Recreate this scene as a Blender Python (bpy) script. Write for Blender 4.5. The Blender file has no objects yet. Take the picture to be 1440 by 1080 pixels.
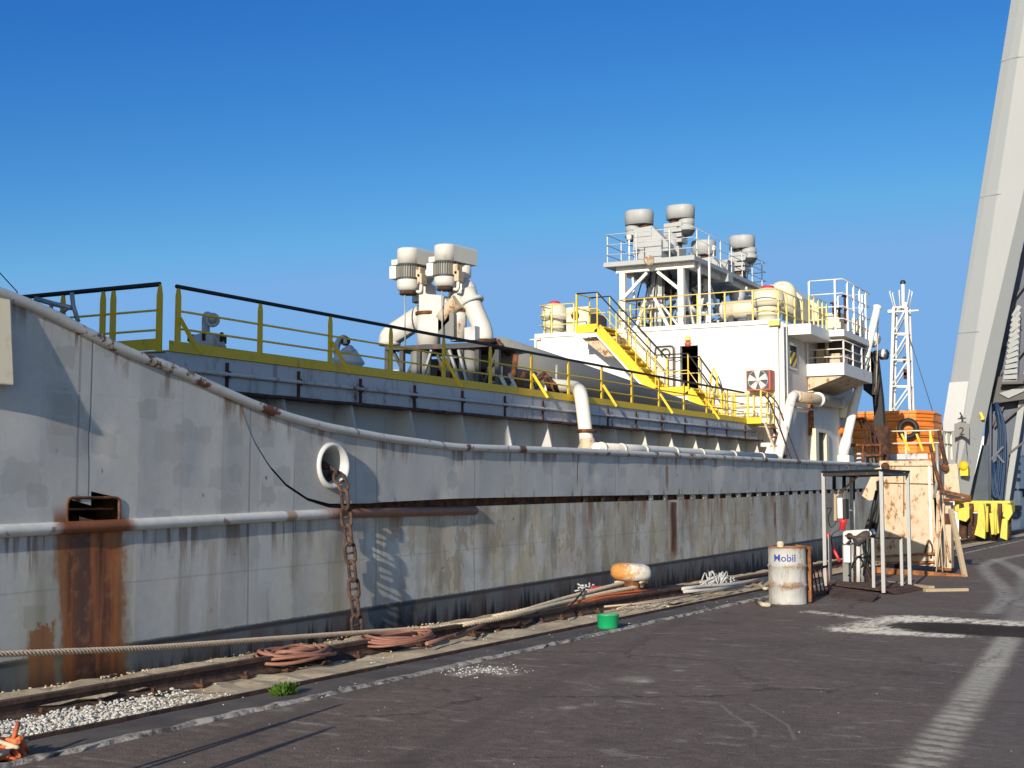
import bpy, bmesh, math, random
from mathutils import Vector, Matrix
random.seed(7)
SC = bpy.context.scene
COL = SC.collection
R = math.radians

# ------------------------------------------------------------------ camera
F, CX, CY, HZ, VPX, EYE = 1900.0, 720.0, 540.0, 697.0, 1722.0, 1.65
PITCH = math.atan((HZ-CY)/F)
YAW = math.atan((VPX-CX)*math.cos(PITCH)/F)
cam = bpy.data.cameras.new('Camera'); cam_ob = bpy.data.objects.new('Camera', cam)
COL.objects.link(cam_ob); SC.camera = cam_ob
cam_ob.location = (0, 0, EYE); cam_ob.rotation_euler = (R(90)+PITCH, 0, YAW)
cam.sensor_width = 36; cam.lens = 36*F/1440; cam.clip_end = 6000; cam.clip_start = 0.1
_fw = Vector((-math.sin(YAW)*math.cos(PITCH), math.cos(YAW)*math.cos(PITCH), math.sin(PITCH)))
_rt = Vector((math.cos(YAW), math.sin(YAW), 0)); _up = _rt.cross(_fw); _C = Vector((0, 0, EYE))
# survey helpers: where the sight line of a photo point meets a real plane
def _ray(px, py): return _fw + _rt*((px-CX)/F) - _up*((py-CY)/F)
def G(px, py, z=0.0): d = _ray(px, py); return _C + d*((z-EYE)/d.z)
def X(px, py, x): d = _ray(px, py); return _C + d*(x/d.x)
def Y(px, py, y): d = _ray(px, py); return _C + d*(y/d.y)

# ------------------------------------------------------------------ light
EL, AZX, AZY = R(17.5), 0.125, -0.992          # sun stands low behind the bow, a little to the quay side
SUN_DIR = Vector((AZX*math.cos(EL), AZY*math.cos(EL), math.sin(EL))).normalized()
sun = bpy.data.lights.new('Sun', 'SUN'); sun.energy = 4.8; sun.angle = R(0.5); sun.color = (1.0, 0.90, 0.75)
so = bpy.data.objects.new('Sun', sun); COL.objects.link(so); so.location = (20, -60, 40)
so.rotation_euler = SUN_DIR.to_track_quat('Z', 'Y').to_euler()
W = bpy.data.worlds.new('World'); SC.world = W; W.use_nodes = True
wn = W.node_tree; bg = wn.nodes['Background']
sky = wn.nodes.new('ShaderNodeTexSky'); sky.sky_type = 'NISHITA'; sky.sun_disc = False
sky.sun_elevation = EL; sky.sun_rotation = math.atan2(SUN_DIR.x, SUN_DIR.y)
sky.air_density = 1.0; sky.dust_density = 0.3; sky.ozone_density = 3.0; sky.altitude = 0
# grade the sky texture towards the deep, clear blue of a dry afternoon
sep = wn.nodes.new('ShaderNodeSeparateColor'); cmb = wn.nodes.new('ShaderNodeCombineColor'); wn.links.new(sky.outputs[0], sep.inputs[0])
SKY = 0.13
for i, (k, g, lo_, hi_) in enumerate(((1.60, 2.5, .022, .155), (.785, 1.6, .09, .335), (.705, .87, .26, .615))):
    cur = sep.outputs[i]
    for op, v in (('MULTIPLY', SKY), ('POWER', g), ('MULTIPLY', k), ('MAXIMUM', lo_), ('MINIMUM', hi_), ('DIVIDE', SKY)):
        n_ = wn.nodes.new('ShaderNodeMath'); n_.operation = op; wn.links.new(cur, n_.inputs[0]); n_.inputs[1].default_value = v; cur = n_.outputs[0]
    wn.links.new(cur, cmb.inputs[i])
# towards the sun the sky keeps its own bright, whitish glow
tc_ = wn.nodes.new('ShaderNodeTexCoord'); dt_ = wn.nodes.new('ShaderNodeVectorMath'); dt_.operation = 'DOT_PRODUCT'
wn.links.new(tc_.outputs['Generated'], dt_.inputs[0]); dt_.inputs[1].default_value = Vector((AZX, AZY, .25)).normalized()
mr_ = wn.nodes.new('ShaderNodeMapRange'); mr_.interpolation_type = 'SMOOTHSTEP'; mr_.inputs[1].default_value = -.25; mr_.inputs[2].default_value = .75
wn.links.new(dt_.outputs['Value'], mr_.inputs[0])
mx_ = wn.nodes.new('ShaderNodeMix'); mx_.data_type = 'RGBA'; wn.links.new(mr_.outputs[0], mx_.inputs[0])
wn.links.new(cmb.outputs[0], mx_.inputs[6]); wn.links.new(sky.outputs[0], mx_.inputs[7])
wn.links.new(mx_.outputs[2], bg.inputs[0]); bg.inputs[1].default_value = SKY
SC.view_settings.view_transform = 'Standard'; SC.view_settings.look = 'None'
SC.view_settings.exposure = 0.35; SC.view_settings.gamma = 1; SC.view_settings.use_curve_mapping = False

# ------------------------------------------------------------------ node expressions
class N:
    def __init__(s, m, sock): s.m = m; s.s = sock
    def _b(s, op, o, rev=False):
        a, b = (o, s) if rev else (s, o)
        return s.m.math(op, a, b)
    def __add__(s, o): return s._b('ADD', o)
    def __radd__(s, o): return s._b('ADD', o, True)
    def __sub__(s, o): return s._b('SUBTRACT', o)
    def __rsub__(s, o): return s._b('SUBTRACT', o, True)
    def __mul__(s, o): return s._b('MULTIPLY', o)
    def __rmul__(s, o): return s._b('MULTIPLY', o, True)
    def __truediv__(s, o): return s._b('DIVIDE', o)
    def max(s, o): return s._b('MAXIMUM', o)
    def min(s, o): return s._b('MINIMUM', o)
    def abs(s): return s.m.math('ABSOLUTE', s)
    def sqrt(s): return s.m.math('SQRT', s)
    def floor(s): return s.m.math('FLOOR', s)
    def fract(s): return s.m.math('FRACT', s)
    def sm(s, a, b):                      # smooth step, 0 at a, 1 at b
        if a > b: return 1 - s.sm(b, a)
        n = s.m.nt.nodes.new('ShaderNodeMapRange'); n.interpolation_type = 'SMOOTHSTEP'
        n.inputs[1].default_value = a; n.inputs[2].default_value = b
        s.m.put(n.inputs[0], s); return N(s.m, n.outputs[0])
class Mat:
    def __init__(s, name):
        s.mat = bpy.data.materials.new(name); s.mat.use_nodes = True; s.nt = s.mat.node_tree
        s.bsdf = s.nt.nodes['Principled BSDF']
        g = s.nt.nodes.new('ShaderNodeNewGeometry'); s.P = N(s, g.outputs['Position'])
        x = s.nt.nodes.new('ShaderNodeSeparateXYZ'); s.nt.links.new(g.outputs['Position'], x.inputs[0])
        s.x, s.y, s.z = [N(s, o) for o in x.outputs]
        x2 = s.nt.nodes.new('ShaderNodeSeparateXYZ'); s.nt.links.new(g.outputs['Normal'], x2.inputs[0])
        s.nx, s.ny, s.nz = [N(s, o) for o in x2.outputs]
    def put(s, sock, v):
        if isinstance(v, N): s.nt.links.new(v.s, sock)
        elif isinstance(v, (tuple, list)):
            sock.default_value = tuple(v)+(1.0,) if len(sock.default_value) == 4 and len(v) == 3 else tuple(v)
        else: sock.default_value = v
    def math(s, op, a, b=None, c=None):
        n = s.nt.nodes.new('ShaderNodeMath'); n.operation = op; s.put(n.inputs[0], a)
        if b is not None: s.put(n.inputs[1], b)
        return N(s, n.outputs[0])
    def vec(s, x, y, z):
        n = s.nt.nodes.new('ShaderNodeCombineXYZ')
        for i, v in enumerate((x, y, z)): s.put(n.inputs[i], v)
        return N(s, n.outputs[0])
    def noise(s, scale=1, detail=4, rough=.55, sx=1, sy=1, sz=1, off=0, dist=0):
        v = s.vec(s.x*sx+off, s.y*sy+off*1.7, s.z*sz+off*.6) if (sx, sy, sz, off) != (1, 1, 1, 0) else s.P
        n = s.nt.nodes.new('ShaderNodeTexNoise'); s.put(n.inputs['Vector'], v)
        n.inputs['Scale'].default_value = scale; n.inputs['Detail'].default_value = detail
        n.inputs['Roughness'].default_value = rough; n.inputs['Distortion'].default_value = dist
        return N(s, n.outputs[0])
    def voro(s, scale, feature='F1', v=None, out=0):
        n = s.nt.nodes.new('ShaderNodeTexVoronoi'); n.feature = feature
        s.put(n.inputs['Vector'], v or s.P); n.inputs['Scale'].default_value = scale
        return N(s, n.outputs[out])
    def hash(s, v):
        n = s.nt.nodes.new('ShaderNodeTexWhiteNoise'); n.noise_dimensions = '1D'; s.put(n.inputs['W'], v)
        return N(s, n.outputs[0])
    def mix(s, f, a, b):
        n = s.nt.nodes.new('ShaderNodeMix'); n.data_type = 'RGBA'
        s.put(n.inputs[0], f); s.put(n.inputs[6], a); s.put(n.inputs[7], b); return N(s, n.outputs[2])
    def scale(s, c, f):
        n = s.nt.nodes.new('ShaderNodeMix'); n.data_type = 'RGBA'; n.blend_type = 'MULTIPLY'
        n.inputs[0].default_value = 1; s.put(n.inputs[6], c); s.put(n.inputs[7], s.vec(f, f, f)); return N(s, n.outputs[2])
    def done(s, col, rough=.6, metal=0.0, bump=None, strength=.3, dist=.01, spec=.4):
        s.put(s.bsdf.inputs['Base Color'], col); s.put(s.bsdf.inputs['Roughness'], rough)
        s.put(s.bsdf.inputs['Metallic'], metal); s.bsdf.inputs['Specular IOR Level'].default_value = spec
        if bump is not None:
            b = s.nt.nodes.new('ShaderNodeBump'); b.inputs['Strength'].default_value = strength
            b.inputs['Distance'].default_value = dist; s.put(b.inputs['Height'], bump)
            s.nt.links.new(b.outputs[0], s.bsdf.inputs['Normal'])
        return s.mat
    def seg(s, a, b):                     # ground distance to the segment a-b
        ax, ay = a[0], a[1]; dx, dy = b[0]-ax, b[1]-ay; L = dx*dx+dy*dy
        px, py = s.x-ax, s.y-ay
        t = ((px*dx+py*dy)/L).max(0.0).min(1.0)
        ex, ey = px-t*dx, py-t*dy
        return (ex*ex+ey*ey).sqrt()

RUST_D, RUST_O = (.055, .022, .012), (.22, .075, .02)
def paint(name, col, rust=.2, var=.12, rscale=2.2, streak=.25, rough=.55, grime=(.12, .1, .08), rcol=RUST_O, bump=.15):
    m = Mat(name)
    big = m.noise(.9, 4, .6); fine = m.noise(14, 5, .65)
    c = m.scale(col, 1 - var + big*var*1.2 + (fine-.5)*var*.9)
    if streak:
        st = m.noise(5, 4, .6, 1, 1, .12, 3.1)
        c = m.mix(st.sm(.56, .74)*streak, c, m.scale(grime, 1.0))
    if rust:
        rn = m.noise(rscale, 8, .72, 1, 1, .55, 9.2)
        th = .74 - rust*.3
        rm = rn.sm(th, th+.07)
        halo = rn.sm(th-.08, th+.04)*.45
        c = m.mix(halo, c, m.scale(rcol, 1.6))
        c = m.mix(rm, c, m.mix(fine, RUST_D, rcol))
    return m.done(c, fine*.25+rough-.1, 0, fine, bump, .006)
def rusty(name, a=RUST_D, b=RUST_O, lo=.38, hi=.66):
    m = Mat(name); n = m.noise(5, 7, .7); f = m.noise(40, 4, .6)
    c = m.mix(n.sm(lo, hi), a, b); c = m.scale(c, f*.7+.65)
    return m.done(c, .85, 0, f, .4, .006)
def plain(name, col, rough=.5, var=.15, sc=12, metal=0):
    m = Mat(name); n = m.noise(sc, 5, .6)
    return m.done(m.scale(col, 1-var+n*var*2), rough, metal, n, .12, .004)

M = {}
M['white'] = paint('white paint', (.70, .69, .66), .24, .10, 1.8, .35, .5, (.5, .42, .33), (.3, .13, .05))
M['white_worn'] = paint('worn white paint', (.74, .71, .64), .34, .12, 2.5, .3, .55, (.36, .26, .17))
M['cream'] = paint('cream paint', (.60, .555, .42), .26, .08, 2.2, .12, .5, (.5, .4, .25))
M['pipe_white'] = paint('dirty white pipe', (.68, .65, .58), .3, .14, 3, .3, .55, (.35, .24, .15))
M['pump_white'] = paint('pump white', (.56, .545, .49), .3, .1, 3, .2, .5, (.35, .27, .2))
M['grey_light'] = paint('light grey paint', (.5, .51, .5), .1, .1, 3, .12, .5, (.25, .24, .22))
M['fin_grey'] = plain('motor fin grey', (.22, .215, .19), .6)
M['house_grey'] = paint('grey side paint', (.55, .53, .51), .16, .1, 1.2, .4, .55, (.33, .27, .22))
M['yellow'] = paint('yellow paint', (.74, .50, .02), .30, .18, 5, .3, .5, (.4, .25, .05))
M['yellow_pale'] = paint('pale yellow paint', (.66, .51, .14), .28, .1, 4, .15, .5, (.4, .3, .1))
M['coaming'] = paint('coaming grey', (.48, .485, .50), .4, .16, 2.8, .5, .6, (.06, .04, .035), (.10, .035, .018))
M['coaming_dark'] = paint('coaming recess grey', (.43, .43, .42), .24, .16, 2.0, .35, .6, (.1, .08, .06))
M['bracket'] = paint('bracket beige', (.56, .52, .44), .3, .12, 4, .3, .6, (.25, .18, .1))
M['bracket_shaded'] = paint('bracket shaded grey', (.46, .46, .44), .2, .12, 4, .3, .6, (.15, .1, .07))  # bracket paint with shade put into the colour, for the forward stays
M['rust'] = rusty('rust')
M['rust_dark'] = rusty('dark rust', (.03, .016, .012), (.10, .04, .02))
M['rust_orange'] = rusty('orange rust', (.12, .045, .015), (.36, .14, .04))
M['rust_brown'] = rusty('rail brown', (.04, .024, .018), (.11, .06, .04))
M['chute'] = paint('grey chute paint', (.19, .19, .18), .14, .12, 2, .2, .65, (.08, .06, .05))
M['black'] = plain('black', (.012, .012, .013), .6)
M['black_blue'] = plain('dark navy rubber', (.012, .018, .028), .45)
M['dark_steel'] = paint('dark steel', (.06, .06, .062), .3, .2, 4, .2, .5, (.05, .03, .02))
M['steel'] = plain('galvanised steel', (.33, .33, .32), .45, .15, 10, .2)
M['rust_cream'] = paint('rust speckled cream', (.55, .46, .33), .66, .3, 6.5, .6, .65, (.45, .3, .17), (.34, .17, .07))
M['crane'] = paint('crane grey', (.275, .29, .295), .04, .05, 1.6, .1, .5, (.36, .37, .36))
M['crane_shade_dark'] = paint('crane steel shaded dark', (.085, .10, .135), .05, .1, 1.5, .2, .6, (.12, .13, .15))  # crane grey with its shade put into the colour; vessel marks borrow it
M['bogie_yellow'] = paint('bogie yellow', (.60, .50, .07), .34, .2, 3, .4, .6, (.2, .15, .05), (.25, .14, .04))
M['crane_seam'] = plain('crane seam', (.21, .22, .215), .6)
M['orange'] = paint('orange paint', (.82, .23, .025), .1, .12, 2, .2, .55, (.35, .1, .02))
M['red_box'] = paint('red paint', (.50, .10, .05), .2, .15, 4, .2, .55)
M['red'] = plain('red plastic', (.55, .03, .035), .4)
M['rope'] = plain('beige rope', (.42, .33, .24), .9, .3, 30)
M['rope_pale'] = plain('pale rope', (.47, .39, .28), .9, .45, 24)
M['rope_orange'] = plain('orange rope', (.62, .15, .05), .85, .35, 30)
M['netting'] = plain('white netting', (.42, .42, .40), .9, .2, 30)
M['hose'] = plain('red brown hose', (.25, .115, .08), .7, .35, 14)
M['hose_blue'] = plain('blue hose', (.010, .034, .085), .55, .4, 8)
M['green'] = plain('green plastic', (.01, .30, .11), .35, .08, 9)
M['leaf'] = plain('weed leaf', (.06, .13, .014), .6, .3, 20)
M['stone'] = plain('white stone', (.46, .45, .42), .9, .5, 9)
M['motor_grey'] = paint('motor grey', (.36, .37, .37), .12, .14, 4, .25, .5, (.16, .15, .14))
M['wood'] = plain('weathered wood', (.36, .28, .18), .85, .25, 16)
M['glass'] = plain('dark glass', (.02, .025, .03), .12, .05)
M['navy_cloth'] = plain('dark slate plate', (.055, .075, .10), .75, .3, 3)
M['blue_text'] = plain('blue lettering', (.03, .06, .30), .5, .3, 30)
# ------------------------------------------------------------------ mesh builder
class MB:
    def __init__(s): s.v = []; s.f = []; s.sm = []
    def add(s, vs, fs, smooth=False):
        n = len(s.v); s.v += [Vector(v) for v in vs]
        for f in fs: s.f.append([i+n for i in f]); s.sm.append(smooth)
        return s
    def box(s, x0, x1, y0, y1, z0, z1):
        x0, x1 = sorted((x0, x1)); y0, y1 = sorted((y0, y1)); z0, z1 = sorted((z0, z1))
        return s.add([(x0,y0,z0),(x1,y0,z0),(x1,y1,z0),(x0,y1,z0),(x0,y0,z1),(x1,y0,z1),(x1,y1,z1),(x0,y1,z1)],
                     [(3,2,1,0),(4,5,6,7),(0,1,5,4),(1,2,6,5),(2,3,7,6),(3,0,4,7)])
    def bar(s, a, b, w, h=None, up=(0,0,1)):      # rectangular bar from a to b
        a, b = Vector(a), Vector(b); h = h or w; d = (b-a).normalized(); up = Vector(up)
        if abs(d.dot(up)) > .98: up = Vector((0,1,0))
        r = d.cross(up).normalized(); u = r.cross(d)
        vs = [p+r*(i*w/2)+u*(j*h/2) for p in (a,b) for i,j in ((-1,-1),(1,-1),(1,1),(-1,1))]
        return s.add(vs, [(3,2,1,0),(4,5,6,7),(0,1,5,4),(1,2,6,5),(2,3,7,6),(3,0,4,7)])
    def tube(s, pts, r, n=8, closed=False, cap=True):
        pts = [Vector(p) for p in pts]; m = len(pts)
        rs = r if isinstance(r, (list, tuple)) else [r]*m
        vs = []; ref = None
        for i, p in enumerate(pts):
            if closed: d = pts[(i+1) % m]-pts[i-1]
            else: d = pts[min(i+1, m-1)]-pts[max(i-1, 0)]
            d.normalize()
            if ref is None: ref = Vector((0,0,1)) if abs(d.z) < .9 else Vector((1,0,0))
            u = ref - d*ref.dot(d); u.normalize(); ref = u; w = d.cross(u)
            for k in range(n):
                t = 2*math.pi*k/n; vs.append(p+(u*math.cos(t)+w*math.sin(t))*rs[i])
        fs = []
        for i in range(m if closed else m-1):
            j = (i+1) % m
            for k in range(n): fs.append((i*n+k, i*n+(k+1) % n, j*n+(k+1) % n, j*n+k))
        s.add(vs, fs, True)
        if cap and not closed:
            base = len(s.v)-len(vs)
            s.f.append([base+k for k in reversed(range(n))]); s.sm.append(False)
            s.f.append([base+(m-1)*n+k for k in range(n)]); s.sm.append(False)
        return s
    def lathe(s, c, prof, axis=(0,0,1), n=24, smooth=True):
        c = Vector(c); d = Vector(axis).normalized()
        u = d.orthogonal().normalized(); w = d.cross(u); vs = []
        for r, h in prof:
            for k in range(n):
                t = 2*math.pi*k/n; vs.append(c+d*h+(u*math.cos(t)+w*math.sin(t))*max(r, 1e-4))
        m = len(prof); fs = []; 
        for i in range(m-1):
            for k in range(n): fs.append((i*n+k, i*n+(k+1) % n, (i+1)*n+(k+1) % n, (i+1)*n+k))
        return s.add(vs, fs, smooth)
    def prism(s, poly, ext):                         # polygon (list of 3-D points) pushed along ext
        poly = [Vector(p) for p in poly]; e = Vector(ext); n = len(poly)
        return s.add(poly+[p+e for p in poly], [tuple(reversed(range(n))), tuple(range(n, 2*n))] +
                     [(i, (i+1) % n, n+(i+1) % n, n+i) for i in range(n)])
    def plate(s, poly, t):                           # flat polygon given thickness along its normal
        poly = [Vector(p) for p in poly]; nrm = (poly[1]-poly[0]).cross(poly[2]-poly[0]).normalized()
        return s.prism(poly, nrm*t)
    def mesh(s, off=Vector((0,0,0)), name='m'):
        me = bpy.data.meshes.new(name)
        me.from_pydata([tuple(v-off) for v in s.v], [], s.f)
        for p, f in zip(me.polygons, s.sm): p.use_smooth = f
        me.validate(); bm = bmesh.new(); bm.from_mesh(me); bmesh.ops.recalc_face_normals(bm, faces=bm.faces)
        bm.to_mesh(me); bm.free(); return me

def wloc(o):
    v = Vector(o.location)
    while o.parent: o = o.parent; v = v + Vector(o.location)
    return v
def tag(o, label=None, cat=None, group=None, kind=None):
    if label: o['label'] = label
    if cat: o['category'] = cat
    if group: o['group'] = group
    if kind: o['kind'] = kind
    return o
def thing(name, label, cat, loc=(0,0,0), group=None):
    o = bpy.data.objects.new(name, None); COL.objects.link(o); o.location = loc; o.empty_display_size = .3
    return tag(o, label, cat, group)
def part(name, mb, mat, parent=None, bevel=0, label=None, origin=None):
    """mb is in world coordinates; the object's origin lies at the parent's (or at origin)"""
    base = wloc(parent) if parent else Vector((0,0,0))
    org = Vector(origin) if origin is not None else (base if parent else sum(mb.v, Vector())/len(mb.v))
    if parent is None and origin is None: org.z = min(v.z for v in mb.v)
    o = bpy.data.objects.new(name, mb.mesh(org, name)); COL.objects.link(o)
    o.data.materials.append(M[mat] if isinstance(mat, str) else mat)
    o.location = org-base; o.parent = parent
    if bevel:
        b = o.modifiers.new('bevel', 'BEVEL'); b.width = bevel; b.segments = 2; b.limit_method = 'ANGLE'
    if label: o['label'] = label
    return o
def copy_tree(o, parent=None):
    c = o.copy(); COL.objects.link(c); c.parent = parent
    for ch in list(o.children): copy_tree(ch, c)
    return c
def lerp(a, b, t): return Vector(a)*(1-t)+Vector(b)*t
def bend(pts, r=.15, n=5):                          # round the corners of a polyline
    pts = [Vector(p) for p in pts]; out = [pts[0]]
    for i in range(1, len(pts)-1):
        a, b, c = pts[i-1], pts[i], pts[i+1]
        ra = min(r, (a-b).length*.45, (c-b).length*.45)
        p, q = b+(a-b).normalized()*ra, b+(c-b).normalized()*ra
        for k in range(n+1):
            t = k/n; out.append(p*(1-t)**2+b*2*t*(1-t)+q*t*t)
    return out+[pts[-1]]
def poly_at(pts, u):
    for i in range(len(pts)-1):
        if u <= pts[i+1][0] or i == len(pts)-2:
            t = (u-pts[i][0])/(pts[i+1][0]-pts[i][0]); return pts[i][1]+(pts[i+1][1]-pts[i][1])*t

def rail(parent, pts, h, posts, mat='yellow', levels=(1, .66, .33), rp=.022, rr=.016, toe=0, top_mat=None, name='handrail'):
    """handrail along a polyline of foot points; one part with its posts as sub-parts"""
    pts = [Vector(p) for p in pts]; up = Vector((0,0,h)); m = MB()
    for lv in levels:
        if top_mat and lv == 1: continue
        m.tube([p+up*lv for p in pts], rr, 6)
    if toe:
        for a, b in zip(pts, pts[1:]): m.bar(a+Vector((0,0,toe/2)), b+Vector((0,0,toe/2)), .012, toe)
    o = part(name, m, mat, parent)
    if top_mat: part('top_rail', MB().tube([p+up for p in pts], rr*1.6, 6), top_mat, o)
    seglen = [(b-a).length for a, b in zip(pts, pts[1:])]; tot = sum(seglen)
    for k in range(posts):
        d = tot*k/(posts-1)
        for a, b, l in zip(pts, pts[1:], seglen):
            if d <= l+1e-6: p = lerp(a, b, d/l); break
            d -= l
        part('post', MB().bar(p, p+up*.99, rp*2, rp*1.6), mat, o)
    return o
# ------------------------------------------------------------------ quay and water
QE = -8.95                                           # quay edge
m = Mat('asphalt')
n1 = m.noise(.55, 5, .6); n2 = m.noise(9, 6, .7); n3 = m.noise(70, 3, .6); n4 = m.noise(2.2, 6, .65, 1, .55, 1, 4.4)
c = m.scale((.135, .103, .084), n1.sm(.25,.75)*.3+n2.sm(.3,.7)*.45+n3.sm(.3,.7)*.7+.30)
c = m.mix(n4.sm(.60, .78)*.35, c, (.20, .175, .155))
c = m.mix(m.noise(3.2, 7, .75, .5, 1.3, 1, 11).sm(.57, .64)*.6, c, (.30, .27, .235))
sv = m.voro(5.5); c = m.mix((sv+(n3-.5)*.12).sm(.085,.04)*m.noise(.8,3,.5,1,1,1,66).sm(.48,.6)*.5, c, (.36,.33,.28))
c = m.mix(m.noise(7,7,.75,.35,2.2,1,88).sm(.62,.68)*.5, c, (.36,.33,.28))        # pale scuffs
c = m.mix(m.noise(46, 2, .5, 1, 1, 1, 41).sm(.60, .72)*.35, c, (.03, .026, .024))
c = m.mix(m.noise(4.5, 6, .7, .35, 2.4, 1, 51).sm(.56, .72)*.35, c, (.25, .22, .19))
c = m.mix(m.noise(30, 2, .5, 1, 1, 1, 21).sm(.70, .74)*.6, c, (.4, .38, .33))               # grit
c = m.mix(m.noise(1.3, 5, .6, 1, 1, 1, 31).sm(.58, .75)*.55, c, (.045, .037, .035))           # oily dark areas
def line_pts(*px): return [G(*p) for p in px]
def wob(s, d, amp): return d + (n2-.5)*amp
wht = (.42, .40, .34)
L = line_pts((1285,1090), (1345,1010), (1395,935), (1423,890))                    # worn wide line, striped by tyre tread
treads = ((m.y*4.4+m.x*1.5+(n2-.5)*1.2).fract()-.5).abs().sm(.08, .36)
for a, b in zip(L, L[1:]): c = m.mix((wob(m, m.seg(a, b), .30)+(n3-.5)*.12).sm(.20, .07)*(n2.sm(.3, .6)*.5+.5)*(treads*m.y.sm(14,9)*.6+m.y.sm(9,14)*.65+.2), c, (.50,.46,.36))
L = line_pts((1423,890), (1440,850), (1446,800))
for a, b in zip(L, L[1:]): c = m.mix(wob(m, m.seg(a, b), .35).sm(.28, .06)*.35, c, wht)
L = line_pts((1392,862), (1414,842), (1410,826), (1388,806), (1382,795), (1402,787), (1440,780), (1520,768))
for a, b in zip(L, L[1:]): c = m.mix((wob(m, m.seg(a, b), .5)+(n3-.5)*.3).sm(.24, .06)*n2.sm(.35,.6)*.8, c, wht)
L = line_pts((1402,787), (1424,797), (1440,807), (1500,850))
for a, b in zip(L, L[1:]): c = m.mix(wob(m, m.seg(a, b), .4).sm(.24, .05)*.5, c, wht)
# powder and the wet patch
lime = n4*.6+n2*.5
for a, b, w in (((1225,884), (1290,870), .62), ((1290,870), (1440,878), .55), ((1196,886), (1250,889), .4), ((1250,889), (1330,893), .38), ((1140,860), (1235,872), .12)):
    A, B = G(*a), G(*b); k = 1.0 if w < .7 else .16; w_s = w*.2 if w < .7 else w*.3
    c = m.mix((wob(m, m.seg(A, B), 1.3)+(n3-.5)*.5).sm(w, w*.45)*(n2*.45+m.noise(5,7,.75,2.2,.6,1,77)*.75).sm(.48, .66)*k, c, (.92, .82, .62))
wet = ((wob(m, m.seg(G(1312,881), G(1345,883)), .9)+(n3-.5)*.25).sm(.72, .5)).max((wob(m, m.seg(G(1350,884), G(1520,893)), .9)+(n3-.5)*.25).sm(.86, .62))
c = m.mix(wet*.96, c, (.026, .015, .010))
for (px, py, w, k) in ((905,958,.16,.7), (890,955,.3,.4), (915,974,.1,.6), (800,995,.14,.5), (830,991,.12,.4), (955,943,.12,.4), (688,942,.35,.8), (650,948,.22,.8), (715,948,.25,.4), (985,965,.1,.3)):
    p = G(px, py); d = ((m.x-p.x)*(m.x-p.x)*1.6+(m.y-p.y)*(m.y-p.y)).sqrt()
    c = m.mix(wob(m, d, w*2.4).sm(w, w*.25)*k*n2.sm(.25, .6), c, (.5, .47, .38))
# cracks, patch joints and a greyer resurfaced lane on the right
ck = m.voro(.55, 'DISTANCE_TO_EDGE', m.vec(m.x+(n2-.5)*.35+n4*.5, m.y*.6+(n2-.5)*.4, 0.0))
c = m.mix(ck.sm(.012, .003)*n1.sm(.45,.6)*.8, c, (.025,.02,.018))
lane = (m.x+m.y*.066+1.05+(n2-.5)*.3).sm(.0, .25)
c = m.mix(lane*.3, c, m.scale((.115,.105,.098), n3*.5+.75))
ty = ((m.x+m.y*.19+(n4-.5)*.25+3.2).abs().sm(.13,.05)).max((m.x+m.y*.19+(n4-.5)*.25+4.7).abs().sm(.13,.05))
c = m.mix(ty*n2.sm(.4,.6)*.4, c, (.05,.04,.037))
for pts in (((1015,992), (1028,1004), (1052,1018), (1063,1028), (1060,1036)), ((1055,990), (1085,1006), (1108,1020), (1118,1040)), ((1130,1055), (1200,1053), (1290,1050), (1390,1053)), ((905,922), (960,919), (1030,926)), ((880,1068), (910,1064), (945,1066))):
    L = line_pts(*pts)
    for a, b in zip(L, L[1:]): c = m.mix(wob(m, m.seg(a, b), .03).sm(.022, .006)*.22, c, (.4, .38, .36))
rgh = n2*.2+.78+wet*.1
M['asphalt'] = m.done(c, rgh, 0, n3*.8+n2*.9, .8, .016, .25)

m = Mat('quay concrete and sand')
n1 = m.noise(1.6, 6, .65); n2 = m.noise(18, 6, .7); n3 = m.noise(90, 2, .6)
c = m.mix(n1.sm(.35, .65), (.36, .285, .19), (.52, .43, .30)); c = m.scale(c, n2*.8+.5+n3*.25)
c = m.mix(m.noise(2.3, 6, .7, 1, 1, 1, 7).sm(.56, .68)*.75, c, (.10, .07, .05))
M['sand'] = m.done(c, .95, 0, n2+n3*.6, .8, .02, .2)
m = Mat('dark strip')
n1 = m.noise(1.4, 6, .65); n2 = m.noise(16, 6, .7); n3 = m.noise(80, 2, .6)
c = m.scale(m.mix(n1.sm(.35, .7), (.07, .062, .058), (.13, .11, .10)), n2*.6+.5+n3*.3)
M['strip'] = m.done(c, .9, 0, n2+n3, .5, .012, .3)
m = Mat('broken kerb')
n2 = m.noise(9, 7, .7); n3 = m.noise(60, 3, .6)
c = m.scale(m.mix((n2*.6+m.noise(2.2,6,.7)*.5).sm(.44, .60), (.07, .06, .055), (.42, .38, .32)), n3*.7+.6)
M['kerb'] = m.done(c, .95, 0, n2+n3*.4, .8, .02, .2)
m = Mat('sea water'); n1 = m.noise(1.2, 4, .6); n2 = m.noise(6, 3, .6)
M['water'] = m.done(m.mix(n1, (.008, .022, .028), (.012, .035, .04)), .12, 0, n1+n2*.4, .35, .05, .5)

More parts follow.
